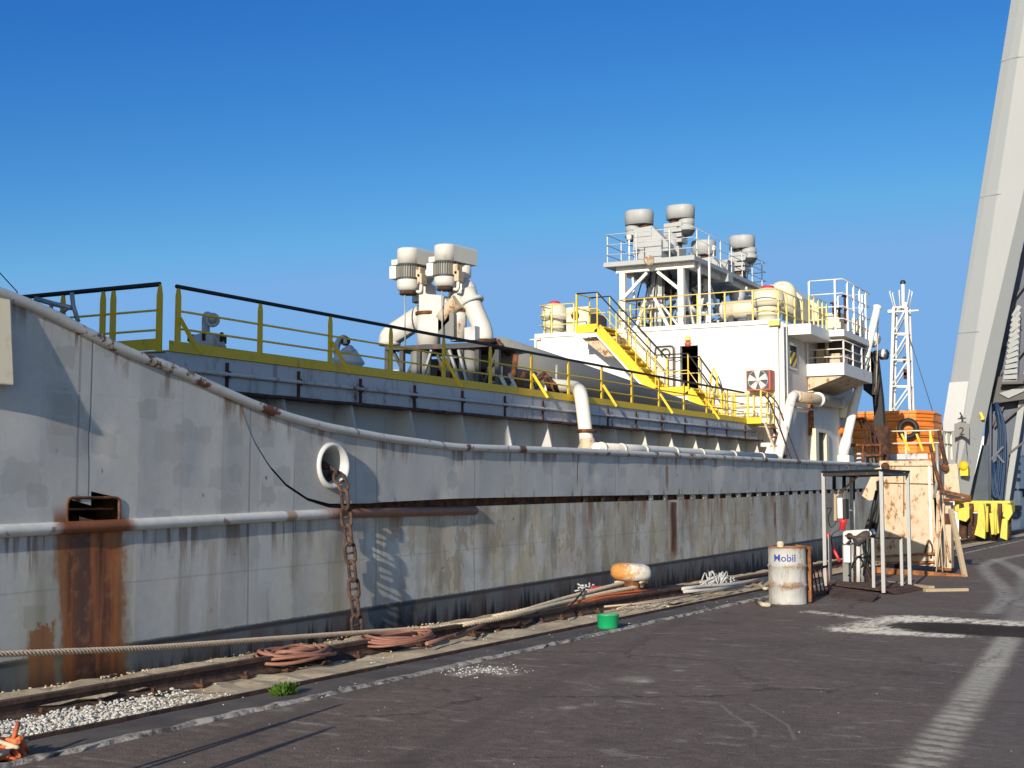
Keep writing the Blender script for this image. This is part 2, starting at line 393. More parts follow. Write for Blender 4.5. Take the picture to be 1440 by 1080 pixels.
def sheet(name, mb, mat):
    o = part(name, mb, mat, None, origin=(0,0,0)); o['kind'] = 'structure'; return o
sheet('sea', MB().add([(-6000,-4000,-1.7),(QE,-4000,-1.7),(QE,6000,-1.7),(-6000,6000,-1.7)], [(0,1,2,3)]), 'water')
mb = MB()                                            # asphalt in strips so that it stays a real sheet to the horizon
xs = [-6.62, -5, 0, 10, 60, 400]; ys = [-60, 0, 20, 60, 200, 1500]
for i in range(len(xs)-1):
    for j in range(len(ys)-1):
        mb.add([(xs[i],ys[j],0),(xs[i+1],ys[j],0),(xs[i+1],ys[j+1],0),(xs[i],ys[j+1],0)], [(0,1,2,3)])
sheet('asphalt_apron', mb, 'asphalt')
# the quay edge: an uneven profile of kerb, dark strip, rail bed and crumbling coping
prof = [(-6.62,-.02),(-6.66,.035),(-6.76,.03),(-6.80,-.02)]
def strip(name, prof, mat, y0=-30, y1=160, step=.22, amp=.012, xamp=0):
    mb = MB(); rows = []
    ys = []; y = y0
    while y < y1: ys.append(y); y += step if 4 < y < 34 else 2.0
    ys.append(y1)
    for y in ys:
        k = .4 if not 4 < y < 34 else 1
        rows.append([(x+random.uniform(-xamp, xamp)*k, y, z+random.uniform(-amp, amp)*k) for x, z in prof])
    n = len(prof); vs = [v for r in rows for v in r]
    mb.add(vs, [(i*n+j, i*n+j+1, (i+1)*n+j+1, (i+1)*n+j) for i in range(len(rows)-1) for j in range(n-1)])
    return sheet(name, mb, mat)
strip('kerb', [(-6.60,-.03),(-6.635,.018),(-6.67,.024),(-6.71,.016),(-6.75,-.03)], 'kerb', amp=.007, xamp=.022, step=.16)
strip('dark_strip', [(-6.66,0),(-7.18,.004),(-7.20,-.05),(-7.26,-.05)], 'strip', amp=.004)
strip('rail_bed', [(-7.26,-.06),(-7.5,-.03),(-7.9,-.045),(-8.15,-.06),(-8.34,-.06)], 'sand', amp=.02)
strip('quay_coping', [(-8.34,-.06),(-8.44,.02),(-8.6,.055),(-8.78,.045),(-8.92,.03),(-8.97,-.12),(-8.98,-.6),(-8.98,-4)], 'sand', amp=.022, xamp=.015)

# crane rail with clips
rb = thing('crane_rail', 'rusty brown crane rail running along the quay edge beside the ship', 'rail', (-8.24, 10, -.06))
RX = -8.27
def rprof(y): return [(RX+a, y, b) for a, b in ((-.075,-.06),(.075,-.06),(.075,-.04),(.018,-.015),(.018,.055),(.04,.065),(.04,.10),(-.04,.10),(-.04,.065),(-.018,.055),(-.018,-.015),(-.075,-.04))]
mb = MB(); vs = rprof(-30)+rprof(160); n = 12
mb.add(vs, [(i, (i+1) % n, n+(i+1) % n, n+i) for i in range(n)]+[tuple(range(n)), tuple(range(n, 2*n))])
part('rail_bar', mb, 'rust_brown', rb)
for k in range(60):
    y = 4+k*.62
    part('rail_clip', MB().box(RX+.04, RX+.15, y-.05, y+.05, -.055, -.022).box(RX+.085, RX+.115, y-.015, y+.015, -.022, .012), 'rust_dark', rb)
tag(part('guard_angle', MB().box(-7.285,-7.262,-30,160,-.1,.018).box(-7.40,-7.287,-30,160,-.1,-.03), 'rust_brown'), 'thin rusty guard angle sunk in the quay parallel to the crane rail', 'rail')
# ------------------------------------------------------------------ the ship: hull
HX = -9.3
def hp(px, py, x=HX): return X(px, py, x)
SHEER = [(5.0,3.92),(7.0,3.60)]+[(hp(*q).y, hp(*q).z) for q in ((30,424),(80,446),(135,476),(190,500),(240,517),(300,545),(360,571),(410,588),(460,601),(540,616),(640,629),(800,634),(1000,643),(1160,651))]
SHEER.append((56, SHEER[-1][1]+.25))
STRIP = [(hp(*q).y, hp(*q).z) for q in ((520,713),(640,707),(820,702),(1000,698),(1160,691))]
STRIP.append((56, STRIP[-1][1]+.24))
CURVE = [(hp(*q).y, hp(*q).z) for q in ((336,562),(345,590),(358,622),(378,655),(402,682),(432,702),(462,711),(520,713))]
GAP = CURVE[:-1]+STRIP
Y_GAP = GAP[0][0]
def sheer_z(y): return poly_at(SHEER, y)
def gap_z(y): return poly_at(GAP, y)
def gap_h(y): return poly_at([(Y_GAP,.026),(12.6,.03),(13.4,.06),(14.2,.105),(16.5,.115),(27,.095),(56,.10)], y)
def band_z(y): return .235+.0118*(y-8.3)
def sstep(t): t = max(0, min(1, t)); return t*t*(3-2*t)
random.seed(3)
DENT = {}
def dent(y, z):
    """plating hungry-horse waviness between frames + a few knocks"""
    fr = .62; k = math.floor(y/fr); t = y/fr-k
    row = 0 if z > gap_z(y) else 1
    key = (k, row)
    if key not in DENT: DENT[key] = random.uniform(.0008, .0048)
    d = -DENT[key]*(math.sin(math.pi*t)**1.2)*(sstep((z-gap_z(y))/.15)*sstep((sheer_z(y)-z)/.12) if row == 0 else sstep((gap_z(y)-z)/.2))
    d += .004*math.sin(y*.9+z*1.3)*math.sin(z*2.1+y*.35)
    for (yy, zz, r, a) in KNOCK:
        q = ((y-yy)**2+(z-zz)**2)/r**2
        if q < 4: d -= a*math.exp(-q*1.6)
    return d
KNOCK = [(random.uniform(8,40), random.uniform(.6,2.4), random.uniform(.12,.4), random.uniform(.006,.022)) for _ in range(60)]
PORT = (hp(95,700).y, hp(168,735).y, hp(168,735).z, hp(95,700).z)     # y0 y1 z0 z1
HAW = hp(465,655)                                                     # hawse centre
def hull_x(y):                                                         # bow closes in, stern rounds off
    if y < 3: return HX-(3-y)**1.7*.09
    if y > 52: return HX-((y-52)/4)**2*1.2
    return HX
# y stations: fine in front of the camera
ys = []; y = -14.0
while y < 56.01:
    ys.append(y); y += .07 if 7.2 < y < 16 else (.12 if 16 <= y < 26 else (.25 if 26 <= y < 44 else .7))
def shell(zlo, zhi, rows, y0=-99, hole=None, thick=0):
    mb = MB(); st = [yy for yy in ys if yy >= y0]
    if y0 > -99: st = [y0]+st
    vs = []
    for yy in st:
        a, b = zlo(yy), zhi(yy)
        for r in range(rows+1):
            z = a+(b-a)*r/rows; vs.append((hull_x(yy)+dent(yy, z), yy, z))
    fs = []; w = rows+1
    for i in range(len(st)-1):
        for r in range(rows):
            cy = (st[i]+st[i+1])/2; cz = (vs[i*w+r][2]+vs[(i+1)*w+r+1][2])/2
            if hole and hole(cy, cz): continue
            fs.append((i*w+r, (i+1)*w+r, (i+1)*w+r+1, i*w+r+1))
    return mb.add(vs, fs, True)
def hole(y, z):
    a, b, c, d = PORT
    if a < y < b and c < z < d: return True
    return ((y-HAW.y)/.25)**2+((z-HAW.z)/.235)**2 < 1

# hull paint
def hull_mat(name):
    m = Mat(name); y, z = m.y, m.z
    n_big = m.noise(.55, 4, .6); n_fine = m.noise(11, 6, .65); n_v = m.noise(2.6, 5, .62, 1, 1, .16, 5)
    n_v2 = m.noise(6.5, 5, .6, 1, 1, .09, 15); n_p = m.noise(1.5, 3, .5, 1, 1, .8, 40)
    plate = m.hash((y/.62).floor())
    c = m.scale(m.mix(n_big.sm(.4,.6), (.515, .495, .455), (.48, .475, .45)), .84+plate*.18+(n_big-.5)*.22+(n_fine-.5)*.30)
    # touched-up patches with firm edges
    n_mid = m.noise(4.2, 4, .6)
    wy, wz_ = y+(n_fine-.5)*.06+(n_mid-.5)*.26, z+(n_fine-.5)*.06+(n_mid-.5)*.30
    for (cw, chh, o, th, colp, k) in ((.46,.33,0.0,.88,(.37,.365,.335),.5), (.27,.21,.37,.91,(.33,.325,.295),.5), (.8,.5,.9,.89,(.43,.43,.41),.5)):
        ia, ib = (wy/cw+o).floor(), (wz_/chh+o*1.7).floor()
        hs = m.hash(ia+ib*37.0+o*11); fa, fb = ((wy/cw+o).fract()-.5).abs(), ((wz_/chh+o*1.7).fract()-.5).abs()
        c = m.mix(hs.sm(th, th+.005)*fa.sm(.49,.46)*fb.sm(.48,.44)*k, c, colp)
    # below the fender strip the paint has yellowed, most of it from mid-length aft
    zg = 1.46+(y-13)*.0137
    below = (zg-z).sm(-.02, .03)
    tan = m.noise(.8, 5, .6, 1, 1, .5, 25)
    c = m.mix(below*y.sm(10.5, 14.5)*tan.sm(.34, .52)*.8, c, m.scale((.47, .41, .29), n_fine*.5+.75))
    c = m.mix(below*m.noise(1.7, 3, .45, .8, .8, 1.3, 33).sm(.56, .58)*y.sm(12, 14)*.65, c, (.52, .51, .47))
    pa = m.noise(1.3, 5, .62, 1, 1, .75, 233)
    c = m.mix(below*y.sm(13, 15.5)*(pa+(n_fine-.5)*.15).sm(.545, .565)*.6, c, m.scale((.56,.55,.51), n_fine*.4+.8))
    c = m.mix(below*y.sm(13, 15.5)*(m.noise(1.9, 5, .65, 1, 1, .5, 251)+(n_fine-.5)*.15).sm(.56, .585)*.65, c, (.30,.25,.165))
    # tide line scuffs
    c = m.mix(below*(n_v.sm(.50, .62)*.45), c, (.26, .22, .16))
    # rust weeping from the strip
    drop = (zg-z)
    ru = m.noise(3.1, 5, .62, 1, 1, .10, 71)
    rm = ru.sm(.50, .64)*(drop+(n_v2-.5)*.5).sm(.55, .02)*drop.sm(-.01, .02)*y.sm(12.5, 15)
    c = m.mix(rm*.85, c, m.mix(n_fine, (.12, .05, .02), (.34, .17, .07)))
    rm = m.noise(1.0, 3, .5, 1, 1, .05, 91).sm(.58, .66)*drop.sm(-.01, .05)*drop.sm(1.3, .5)*y.sm(14, 17)
    c = m.mix(rm*.5, c, (.20, .125, .065))
    # streaks from the white rubbing pipe
    zp = 1.36+(y-8)*.0125
    dp = zp-z
    rs = m.noise(7.5, 5, .6, 1, 1, .10, 101).sm(.50, .60)*dp.sm(.0, .05)*(dp+(n_v2-.5)*.5).sm(.55, .08)*y.sm(13.2, 12.4)
    c = m.mix(rs*.75, c, (.13, .075, .035))
    # bulwark seams: little rust tears along the top rail and over the strip
    top = m.noise(2.7, 6, .7, 1, 1, .12, 111)
    sheer_line = poly_node(m, y, SHEER)
    dt = sheer_line-z
    c = m.mix(top.sm(.51, .60)*(dt+(n_v2-.5)*.4).sm(.34, .03)*.8, c, m.mix(n_fine, (.09, .035, .015), (.26, .13, .05)))
    up = z-zg
    c = m.mix(m.noise(4.5, 6, .7, 1, 1, .2, 121).sm(.57, .64)*(up+(n_v2-.5)*.3).sm(.28, .05)*up.sm(0, .04)*y.sm(13, 15)*.8, c, (.09, .045, .028))
    # frame lines: dark scratches where the framing shows through
    fl = ((y/.62).fract()-.5).abs()
    c = m.mix(fl.sm(.472, .497)*n_v.sm(.46, .66)*m.hash((y/.62+.5).floor()+7.3).sm(.2,.9)*.6, c, (.12, .115, .10))
    wl = ((y/2.48+.31).fract()-.5).abs().sm(.4915, .4965)
    c = m.mix(wl*.35, c, (.47,.47,.46)); c = m.mix(((y/2.48+.317).fract()-.5).abs().sm(.4915, .4965)*.5, c, (.15,.145,.13))
    hl = (z-(.80+.013*(y-8))+(n_fine-.5)*.01).abs().sm(.012, .004)
    c = m.mix(hl*n_v.sm(.35,.5)*.35, c, (.2,.195,.18))
    # knocks: chipped paint with a rusty heart
    kv = m.voro(3.1, 'F1', m.vec(m.x*0.0, y*.8+(n_fine-.5)*.25, z+(n_fine-.5)*.25))
    c = m.mix(kv.sm(.085,.06)*m.noise(.9,3,.5,1,1,1,201).sm(.5,.6)*.85, c, m.mix(n_fine.sm(.4,.6), (.06,.03,.018), (.20,.09,.04)))
    # named weeps (scuppers)
    for (yy, w, z0, z1, k) in WEEPS:
        d = (y+(n_v2-.5)*.08-yy).abs()
        c = m.mix(d.sm(w, w*.35)*(z+(n_v2-.5)*.3).sm(z0, z0+.25)*z.sm(z1+.02, z1-.02)*k, c, m.mix(n_v2.sm(.4, .62), (.08, .035, .016), (.27, .115, .035)))
    # small rusty spots
    v = m.voro(1.25); 
    c = m.mix(v.sm(.075, .045)*y.sm(13, 11), c, (.09, .04, .02))
    # boot-topping: black, streaked and weed-grown
    zb = .235+(y-8.3)*.0118
    e = z-zb+(m.noise(14, 4, .6, 1, 1, .3, 131)-.5)*.03
    low = m.noise(7, 6, .65, 1, 1, .10, 141)
    depth = zb-z
    bt = m.mix((low*1.1+depth*-.75+.02).sm(.24, .46), (.008, .008, .009), (.12, .125, .125))
    bt = m.mix(depth.sm(.075, .045)*depth.sm(.005, .03)*.9, bt, (.028, .028, .03))
    bt = m.mix(m.noise(1.1, 5, .6, 1, 1, .4, 151).sm(.5, .62)*.6, bt, (.07, .045, .038))
    c = m.mix(e.sm(.008, -.008), c, bt)
    # the great stain below the freeing port
    a, b, p0, p1 = PORT
    yc = (a+b)/2
    yr = y-yc+.03+(n_v2-.5)*.10+(z-p0)*.05
    inside = (yr+(n_fine-.5)*.10+(m.noise(1.6,5,.7,1,1,.35,311)-.5)*.35).abs().sm((b-a)*.72, (b-a)*.58)*z.sm(p1-.03, p0+.02)
    core = m.mix(n_v2.sm(.35, .62), (.10, .032, .012), (.34, .10, .02))
    core = m.mix((yr+.10+(n_v2-.5)*.25+(n_fine-.5)*.08).abs().sm(.17, .07)*.85, core, m.scale((.075, .034, .02), n_v*.9+.55))
    core = m.mix(n_fine.sm(.5,.66)*.35, core, (.40,.17,.06))
    core = m.mix((yr.abs()).sm((b-a)*.42, (b-a)*.56)*.7, core, (.26, .115, .04))
    fade = m.mix(z.sm(band_z(9)+.03, band_z(9)-.5), core, (.022, .013, .010))
    c = m.mix(inside*.96, c, fade)
    c = m.mix((yr+.2).abs().sm(.95, .35)*z.sm(1.25, .5)*.45*(1-inside), c, (.27, .24, .13))
    foot = (yr+.60+(n_fine-.5)*.08).abs().sm(.17, .13)*(z-yr*.22+(n_fine-.5)*.35+(n_v2-.5)*.25).sm(.66, .62)*.92
    c = m.mix(foot, c, fade)
    # brownish weed on the lower strake aft
    c = m.mix((y-26.0).abs().sm(3.0, 1.6)*z.sm(.4, -.4)*.45, c, (.07, .035, .028))
    seamz = (z-poly_node(m, y, [(8.3, 2.58), (11.3, 2.62)])).abs().sm(.012, .004)*y.sm(11.25, 11.1)
    c = m.mix(seamz*.7, c, (.46, .47, .48))
    sv = (y-hp(130,580).y).abs()
    c = m.mix(sv.sm(.014, .006)*z.sm(1.62, 1.66), c, (.5, .5, .5))
    c = m.mix((y-hp(130,580).y+.02).abs().sm(.012, .004)*z.sm(1.62, 1.66)*.8, c, (.08, .08, .08))
    bump = n_fine*.5+n_v*.5
    return m.done(c, n_fine*.2+.5, 0, bump, .12, .004, .35)
def poly_node(m, y, pts):
    lo, hi = min(p[1] for p in pts), max(p[1] for p in pts); y0, y1 = pts[0][0], pts[-1][0]
    f = m.nt.nodes.new('ShaderNodeFloatCurve'); cv = f.mapping.curves[0]
    P = [((a-y0)/(y1-y0), (b-lo)/max(hi-lo, 1e-6)) for a, b in pts]
    while len(cv.points) > 2: cv.points.remove(cv.points[1])
    cv.points[0].location = P[0]; cv.points[-1].location = P[-1]
    for p in P[1:-1]: cv.points.new(*p)
    for p in cv.points: p.handle_type = 'VECTOR'
    f.mapping.update(); m.put(f.inputs['Value'], (y-y0)/(y1-y0))
    return N(m, f.outputs[0])*(hi-lo)+lo
WEEPS = []
for px, py0, py1, w, k in ((108,455,505,.03,.8), (236,510,570,.05,.55), (340,565,605,.05,.8), (403,575,605,.045,.7), (812,650,692,.03,.9), (938,655,694,.10,.75), (947,706,790,.24,1.0), (560,724,752,.04,.8), (605,724,760,.02,.7), (334,738,760,.012,1), (1090,706,750,.12,.8), (1135,706,735,.12,.8), (1035,706,745,.06,.5), (418,570,600,.02,.6), (205,745,775,.05,.5), (663,722,745,.012,.9), (1000,706,800,.05,.25), (80,632,653,.018,.8), (870,706,730,.06,.5), (780,706,735,.05,.5)):
    a, b = hp(px, py0), hp(px, py1); WEEPS.append((a.y, w, b.z, a.z, k))
M['hull'] = hull_mat('hull paint')

ship = thing('dredger_ship', 'long grey rust-stained dredger moored along the quay with white deckhouse aft', 'ship', (-14.2, 21, -1.7))
hull = part('hull_plating', shell(lambda y: -2.6, lambda y: (gap_z(y)-gap_h(y)/2 if y >= Y_GAP else sheer_z(y)), 44, hole=hole), 'hull', ship)
bul = part('bulwark', shell(lambda y: gap_z(y)+gap_h(y)/2, sheer_z, 12, y0=Y_GAP+.02, hole=hole), 'hull', ship)
mb = MB()                                              # blind side, bow, stern and bottom of the hull
for (a, b) in zip(range(-14, 56, 2), range(-12, 58, 2)):
    for i0, i1 in ((a, b),):
        x0, x1 = -28.4-hull_x(i0), -28.4-hull_x(i1)
        z0, z1 = sheer_z(max(i0, 5)), sheer_z(max(i1, 5))
        mb.add([(x0,i0,-2.6),(x1,i1,-2.6),(x1,i1,z1),(x0,i0,z0)], [(0,1,2,3)])
mb.add([(hull_x(-14),-14,-2.6),(-28.4-hull_x(-14),-14,-2.6),(-28.4-hull_x(-14),-14,3.95),(hull_x(-14),-14,3.95)], [(0,1,2,3)])
mb.add([(hull_x(56),56,-2.6),(-28.4-hull_x(56),56,-2.6),(-28.4-hull_x(56),56,2.7),(hull_x(56),56,2.7)], [(0,1,2,3)])
part('hull_far_side', mb, 'coaming', ship)
def deck_z(y): return gap_z(max(y, 13.5))-.02
mb = MB()
mb.add([(HX-.24,8,deck_z(8)),(HX-.24,56,deck_z(56)),(-19.1,56,deck_z(56)),(-19.1,8,deck_z(8))], [(0,1,2,3)])
part('deck', mb, 'coaming_dark', ship)
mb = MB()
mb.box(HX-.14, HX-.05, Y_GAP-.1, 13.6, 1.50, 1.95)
part('gap_dark_sheet', mb, 'black', ship)  # black sheet puts the open gap's darkness into colour
# dark sheer-strake edge seen in the slot, with the pale bulwark feet aft
mb = MB()
for i in range(60):
    y = 13.2+i*.7; mb.bar((HX-.13, y, gap_z(y)-.005), (HX-.13, y+.7, gap_z(y+.7)-.005), .06, .4)
part('slot_back', mb, 'rust', ship)
for i in range(34):
    y = 20.3+i*.72
    if y > 40: break
    w = random.uniform(.2,.34) if y > 24 else .14
    part('bulwark_foot', MB().box(HX-.06, HX-.02, y, y+w, gap_z(y)-gap_h(y)/2+.004, gap_z(y)+gap_h(y)/2-.004), 'hull' if y > 22.5 else 'rust_dark', ship)
# round top rail
pts = [(hull_x(y)+.01, y, sheer_z(y)) for y in [6+.35*i for i in range(142)]]
m = Mat('sheer rail paint'); nn = m.noise(7, 6, .7); vv = m.noise(2.2, 5, .7, 1, 1, 1, 3)
c = m.scale((.50, .50, .475), nn*.4+.8); c = m.mix(vv.sm(.54, .60), c, m.mix(nn, (.05, .025, .015), (.24, .09, .03)))
M['sheer'] = m.done(c, .55, 0, nn, .2, .005)
part('sheer_rail', MB().tube(pts, .052, 12), 'sheer', ship)
# white half-round rubbing pipe on the bow, rusty towards its end
m = Mat('rubbing pipe paint'); nn = m.noise(7, 6, .7); vv = m.noise(3, 6, .7)
c = m.scale((.62, .61, .57), nn*.5+.7)
c = m.mix((m.y+(vv-.5)*1.2).sm(12.7, 13.3), c, m.scale((.27, .115, .06), nn+.5))
c = m.mix((m.y-(PORT[0]+PORT[1])/2+(vv-.5)*.3).abs().sm(.55, .38), c, m.scale((.20, .07, .025), nn*.9+.55))
c = m.mix((m.y-hp(405,728).y).abs().sm(.12, .06)*.8, c, (.3, .17, .07)); c = m.mix(vv.sm(.62, .66)*.7, c, (.2, .1, .05))
M['rubpipe'] = m.done(c, .5, 0, nn, .2, .005)
rp = [hp(-160,752), hp(0,747), hp(180,738), hp(360,728), hp(480,722), hp(667,718)]
part('rubbing_pipe', MB().tube([p+Vector((.01,0,0)) for p in rp], .058, 14), 'rubpipe', ship)
# freeing port: rusty frame, dark box behind, cross bar
a, b, c0, d = PORT
fp = part('freeing_port', MB().box(HX-.6, HX-.58, a-.1, b+.1, c0-.1, d+.1).box(HX-.58, HX-.03, a-.1, a-.07, c0-.1, d+.1).box(HX-.58, HX-.03, b+.07, b+.1, c0-.1, d+.1).box(HX-.58, HX-.03, a-.07, b+.07, d+.07, d+.1).box(HX-.58, HX-.03, a-.07, b+.07, c0-.1, c0-.07), 'rust_dark', ship)
ring = bend([(HX+.0,a+.1,c0),(HX,b,c0),(HX,b,d),(HX,a,d),(HX,a,c0),(HX,b-.1,c0)], .07)
part('port_rim', MB().tube(ring, .014, 8), 'rust', fp)
part('cross_bar', MB().bar((HX-.08,a,c0+(d-c0)*.56), (HX-.08,b,c0+(d-c0)*.56), .02), 'rust', fp)
# hawse pipe: bell-mouthed ring with a dark bore
hw = part('hawse_pipe', MB().lathe(HAW, [(.15,-.7),(.15,-.35),(.175,-.12),(.215,.045),(.235,.070),(.25,.072),(.268,.06),(.275,.03),(.275,-.03)], (1,-.12,0.02), 40), 'grey_light', ship)
hw.scale = (1, 1, 1)
part('bore', MB().lathe(HAW+Vector((-.72,.05,0)), [(.0,0),(.18,.0)], (1,0,0), 24), 'black', hw)
# anchor shank lying deep in the bore
part('anchor_shank', MB().bar(HAW+Vector((-.62,.0,.05)), HAW+Vector((-.12,.02,-.1)), .09), 'rust_dark', hw)
# cream flared cheek plate at the bow end
q0, q1 = X(28,415,-9.18), X(18,542,-9.18)
yb, zt, zb_ = q0.y, q0.z+.02, q1.z
cheek = [(HX-.02, yb-1.5, zb_+.05), (HX-.02, yb-1.5, zt+.02), (-8.95, yb, zt), (-8.96, yb-.05, zb_)]
mb = MB(); q = [(HX-.05,yb-1.6,zb_),(-9.16,yb-.06,zb_),(-9.165,yb-.04,zb_),(HX-.05,yb+.02,zb_),(HX-.05,yb-1.6,zt),(-9.262,yb-.04,zt),(-9.266,yb-.02,zt),(HX-.05,yb+.04,zt)]
mb.add(q, [(3,2,1,0),(4,5,6,7),(0,1,5,4),(1,2,6,5),(2,3,7,6),(3,0,4,7)])
part('cheek_plate', mb, 'cream', ship, .012)
# unseen forecastle house inferred at the bow, widened to throw shade on the walkway
fh = part('forecastle_house', MB().box(-19.2, -8.9, -8, 4, 3.6, 10.4), 'house_grey', ship, .04)
for i in range(5):
    part('window', MB().box(-17.5+i*1.7, -16.3+i*1.7, 4.0, 4.03, 8.2, 9.3), 'glass', fh)
# deck-edge hose pipe inboard, drooping wire at the bulwark end is the slot itself
# ------------------------------------------------------------------ hopper coaming and walkway
CXo = -11.15                                         # outer face of the coaming
def cz(y): return 3.37+.0085*(y-12)                  # coaming top
Y0C, Y1C = 12.35, 35.5
co = thing  # (alias kept out of the scene)
mb = MB()
N_ = 24
for i in range(N_):
    a, b = Y0C+(Y1C-Y0C)*i/N_, Y0C+(Y1C-Y0C)*(i+1)/N_
    za, zb2 = cz(a), cz(b)
    mb.prism([(CXo,a,za-.42),(CXo,b,zb2-.42),(CXo,b,zb2),(CXo,a,za)], (-.05,0,0))
mb.box(-17.3, CXo-.05, Y0C-.01, Y0C+.04, 1.3, 3.36)
band = part('coaming_band', mb, 'coaming', ship)
mb = MB().tube([(CXo+.03, y, cz(y)-.20) for y in (Y0C, 18, 24, 30, Y1C)], .028, 8)
part('grab_pipe', mb, 'coaming', band)
mb = MB()
for i in range(N_*2):                                # lip, slightly buckled
    a, b = Y0C+(Y1C-Y0C)*i/(N_*2), Y0C+(Y1C-Y0C)*(i+1)/(N_*2)
    mb.bar((CXo+.05, a, cz(a)-.44+random.uniform(-.006,.006)), (CXo+.05, b, cz(b)-.44+random.uniform(-.006,.006)), .24, .035)
part('lip', mb, 'rust_dark', band)
mb = MB().box(CXo-.22, CXo-.18, Y0C+.05, Y1C, 1.4, 3.2)
wall = part('coaming_wall', mb, 'coaming_dark', ship)
nb = 15
for i in range(nb):
    y = 12.9+i*(22.2/(nb-1)); z1 = cz(y)-.46; z0 = deck_z(y)+.01
    t = .016
    mb = MB().prism([(CXo-.18,y-t,z0),(CXo+.42,y-t,z0),(CXo+.10,y-t,z1),(CXo-.18,y-t,z1)], (0,2*t,0))
    part('stay_bracket', mb, 'bracket' if i > 8 else 'bracket_shaded', ship)  # aft stays take the brighter paint, forward ones the shade-darkened copy
mb = MB().box(-17.2, CXo-.06, Y0C+.06, Y1C, 3.18, 3.22)
part('hopper_deck', mb, 'coaming_dark', ship)
# cleats and rust knuckles on the band
for i in range(15):
    y = 13.4+i*1.5
    part('band_strap', MB().box(CXo+.003, CXo+.022, y, y+.05, cz(y)-.42, cz(y)-.05).box(CXo+.022, CXo+.05, y-.01, y+.06, cz(y)-.25, cz(y)-.16), 'rust_dark', band)
# walkway along the coaming: toe plate, black-topped handrail with flat posts and raking struts
WX = CXo
def wz(y): return cz(y)+.005
TOE = .13; HH = .80
mb = MB()
for i in range(12):
    a, b = Y0C+(Y1C-Y0C-1.0)*i/12, Y0C+(Y1C-Y0C-1.0)*(i+1)/12
    mb.bar((WX+.015,a,wz(a)+TOE/2), (WX+.015,b,wz(b)+TOE/2), .012, TOE)
    mb.prism([(WX,a,wz(a)),(WX,b,wz(b)),(WX-.7,b,wz(b)),(WX-.7,a,wz(a))], (0,0,.015))
wk = part('walkway', mb, 'yellow', ship)
hr = part('walkway_handrail', MB().tube([(WX,y,wz(y)+HH*.63) for y in (Y0C+.12,20,28,34.4)], .014, 6).tube([(WX,y,wz(y)+HH*.36) for y in (Y0C+.12,20,28,34.4)], .014, 6), 'yellow', ship)
part('top_rail', MB().tube([(WX,y,wz(y)+HH) for y in (Y0C+.12,20,28,33)], .026, 8).tube([(WX,33,wz(33)+HH),(WX,34.4,wz(34.4)+HH)], .026, 8), 'black', hr)
for k in range(15):
    y = Y0C+.16+k*1.58
    if y > 34.5: break
    part('post', MB().prism([(WX-.012,y-.045,wz(y)),(WX-.012,y+.045,wz(y)),(WX-.012,y+.04,wz(y)+HH*.86),(WX-.012,y+.015,wz(y)+HH),(WX-.012,y-.015,wz(y)+HH),(WX-.012,y-.04,wz(y)+HH*.86)], (.024,0,0)), 'yellow', hr)
    if k % 2 == 0:
        part('strut', MB().bar((WX+.02,y+.01,wz(y)+HH*.52), (WX+.30,y+.06,wz(y)-.03), .05, .02, (0,1,0)), 'yellow', hr)
# fore end of the walkway, running inboard across the ship
fx = [(-11.3,Y0C,3.38), (-17.2,Y0C,3.38)]
fe = part('fore_handrail', MB().tube([(x,y,z+HH*.63) for x,y,z in fx], .014, 6).tube([(x,y,z+HH*.33) for x,y,z in fx], .014, 6).box(-12.25,-11.25,Y0C-.01,Y0C+.002,3.40,3.54), 'yellow', ship)
part('top_rail', MB().tube([(x,y,z+HH+.02) for x,y,z in fx], .030, 8), 'black', fe)
for x in (-11.3,-12.05,-12.22,-12.9,-13.8,-14.8,-15.8,-16.9):
    part('post', MB().prism([(x-.045,Y0C-.012,3.38),(x+.045,Y0C-.012,3.38),(x+.04,Y0C-.012,3.38+HH*.86),(x+.015,Y0C-.012,3.4+HH),(x-.015,Y0C-.012,3.4+HH),(x-.04,Y0C-.012,3.38+HH*.86)], (0,.024,0)), 'yellow', fe)
# folded fairlead pipes on the forecastle edge
mb = MB().tube([Y(50,420,9.6), Y(78,428,9.6), Y(101,433,9.6)], .025, 8).tube([Y(101,412,9.6), Y(103,430,9.6), Y(110,452,9.6)], .022, 8).tube([Y(72,428,9.6), Y(72,440,9.6)], .02, 8).tube([Y(84,441,9.6), Y(98,432,9.6)], .02, 8)
part('fairlead_frame', mb, 'steel', ship)
part('whip_aerial', MB().tube([Y(-30,352,10), Y(0,384,10), Y(12,397,10), Y(24,410,10), Y(26,424,10)], .006, 5), 'black', ship)

# swan-neck vents by the walkway
def swan(px, py_base, py_top, y, s):
    b = Y(px, py_base, y); t = Y(px, py_top, y); h = t.z-b.z
    v = part('deck_vent', MB().lathe(b-Vector((0,0,.4)), [(.24,0),(.24,.4),(.27,.42),(.20,.4+h*.42),(.12,.4+h*.48),(.0,.4+h*.5)], n=14), 'coaming', ship)
    part('swan_neck', MB().tube(bend([b+Vector((-.02,0,h*.4)), b+Vector((-.03,0,h*.82)), b+Vector((.02,-.05,h*1.08)), b+Vector((.17,-.05,h*.84))], .12), .055, 10), 'coaming', v)
    part('mouth', MB().lathe(b+Vector((.13,-.05,h*.88)), [(.06,-.04),(.09,-.02),(.10,.03),(.085,.06),(.06,.05),(.05,-.02),(0,-.02)], (.6,-.75,-.1), 14), 'coaming', v)
    for a in range(6):
        t_ = a*math.pi/3
        part('dog_clip', MB().bar(b+Vector((.25*math.cos(t_),.25*math.sin(t_),h*.22)), b+Vector((.25*math.cos(t_),.25*math.sin(t_),h*.5)), .035), 'rust_dark', v)
swan(291, 492, 446, 14.2, 1)
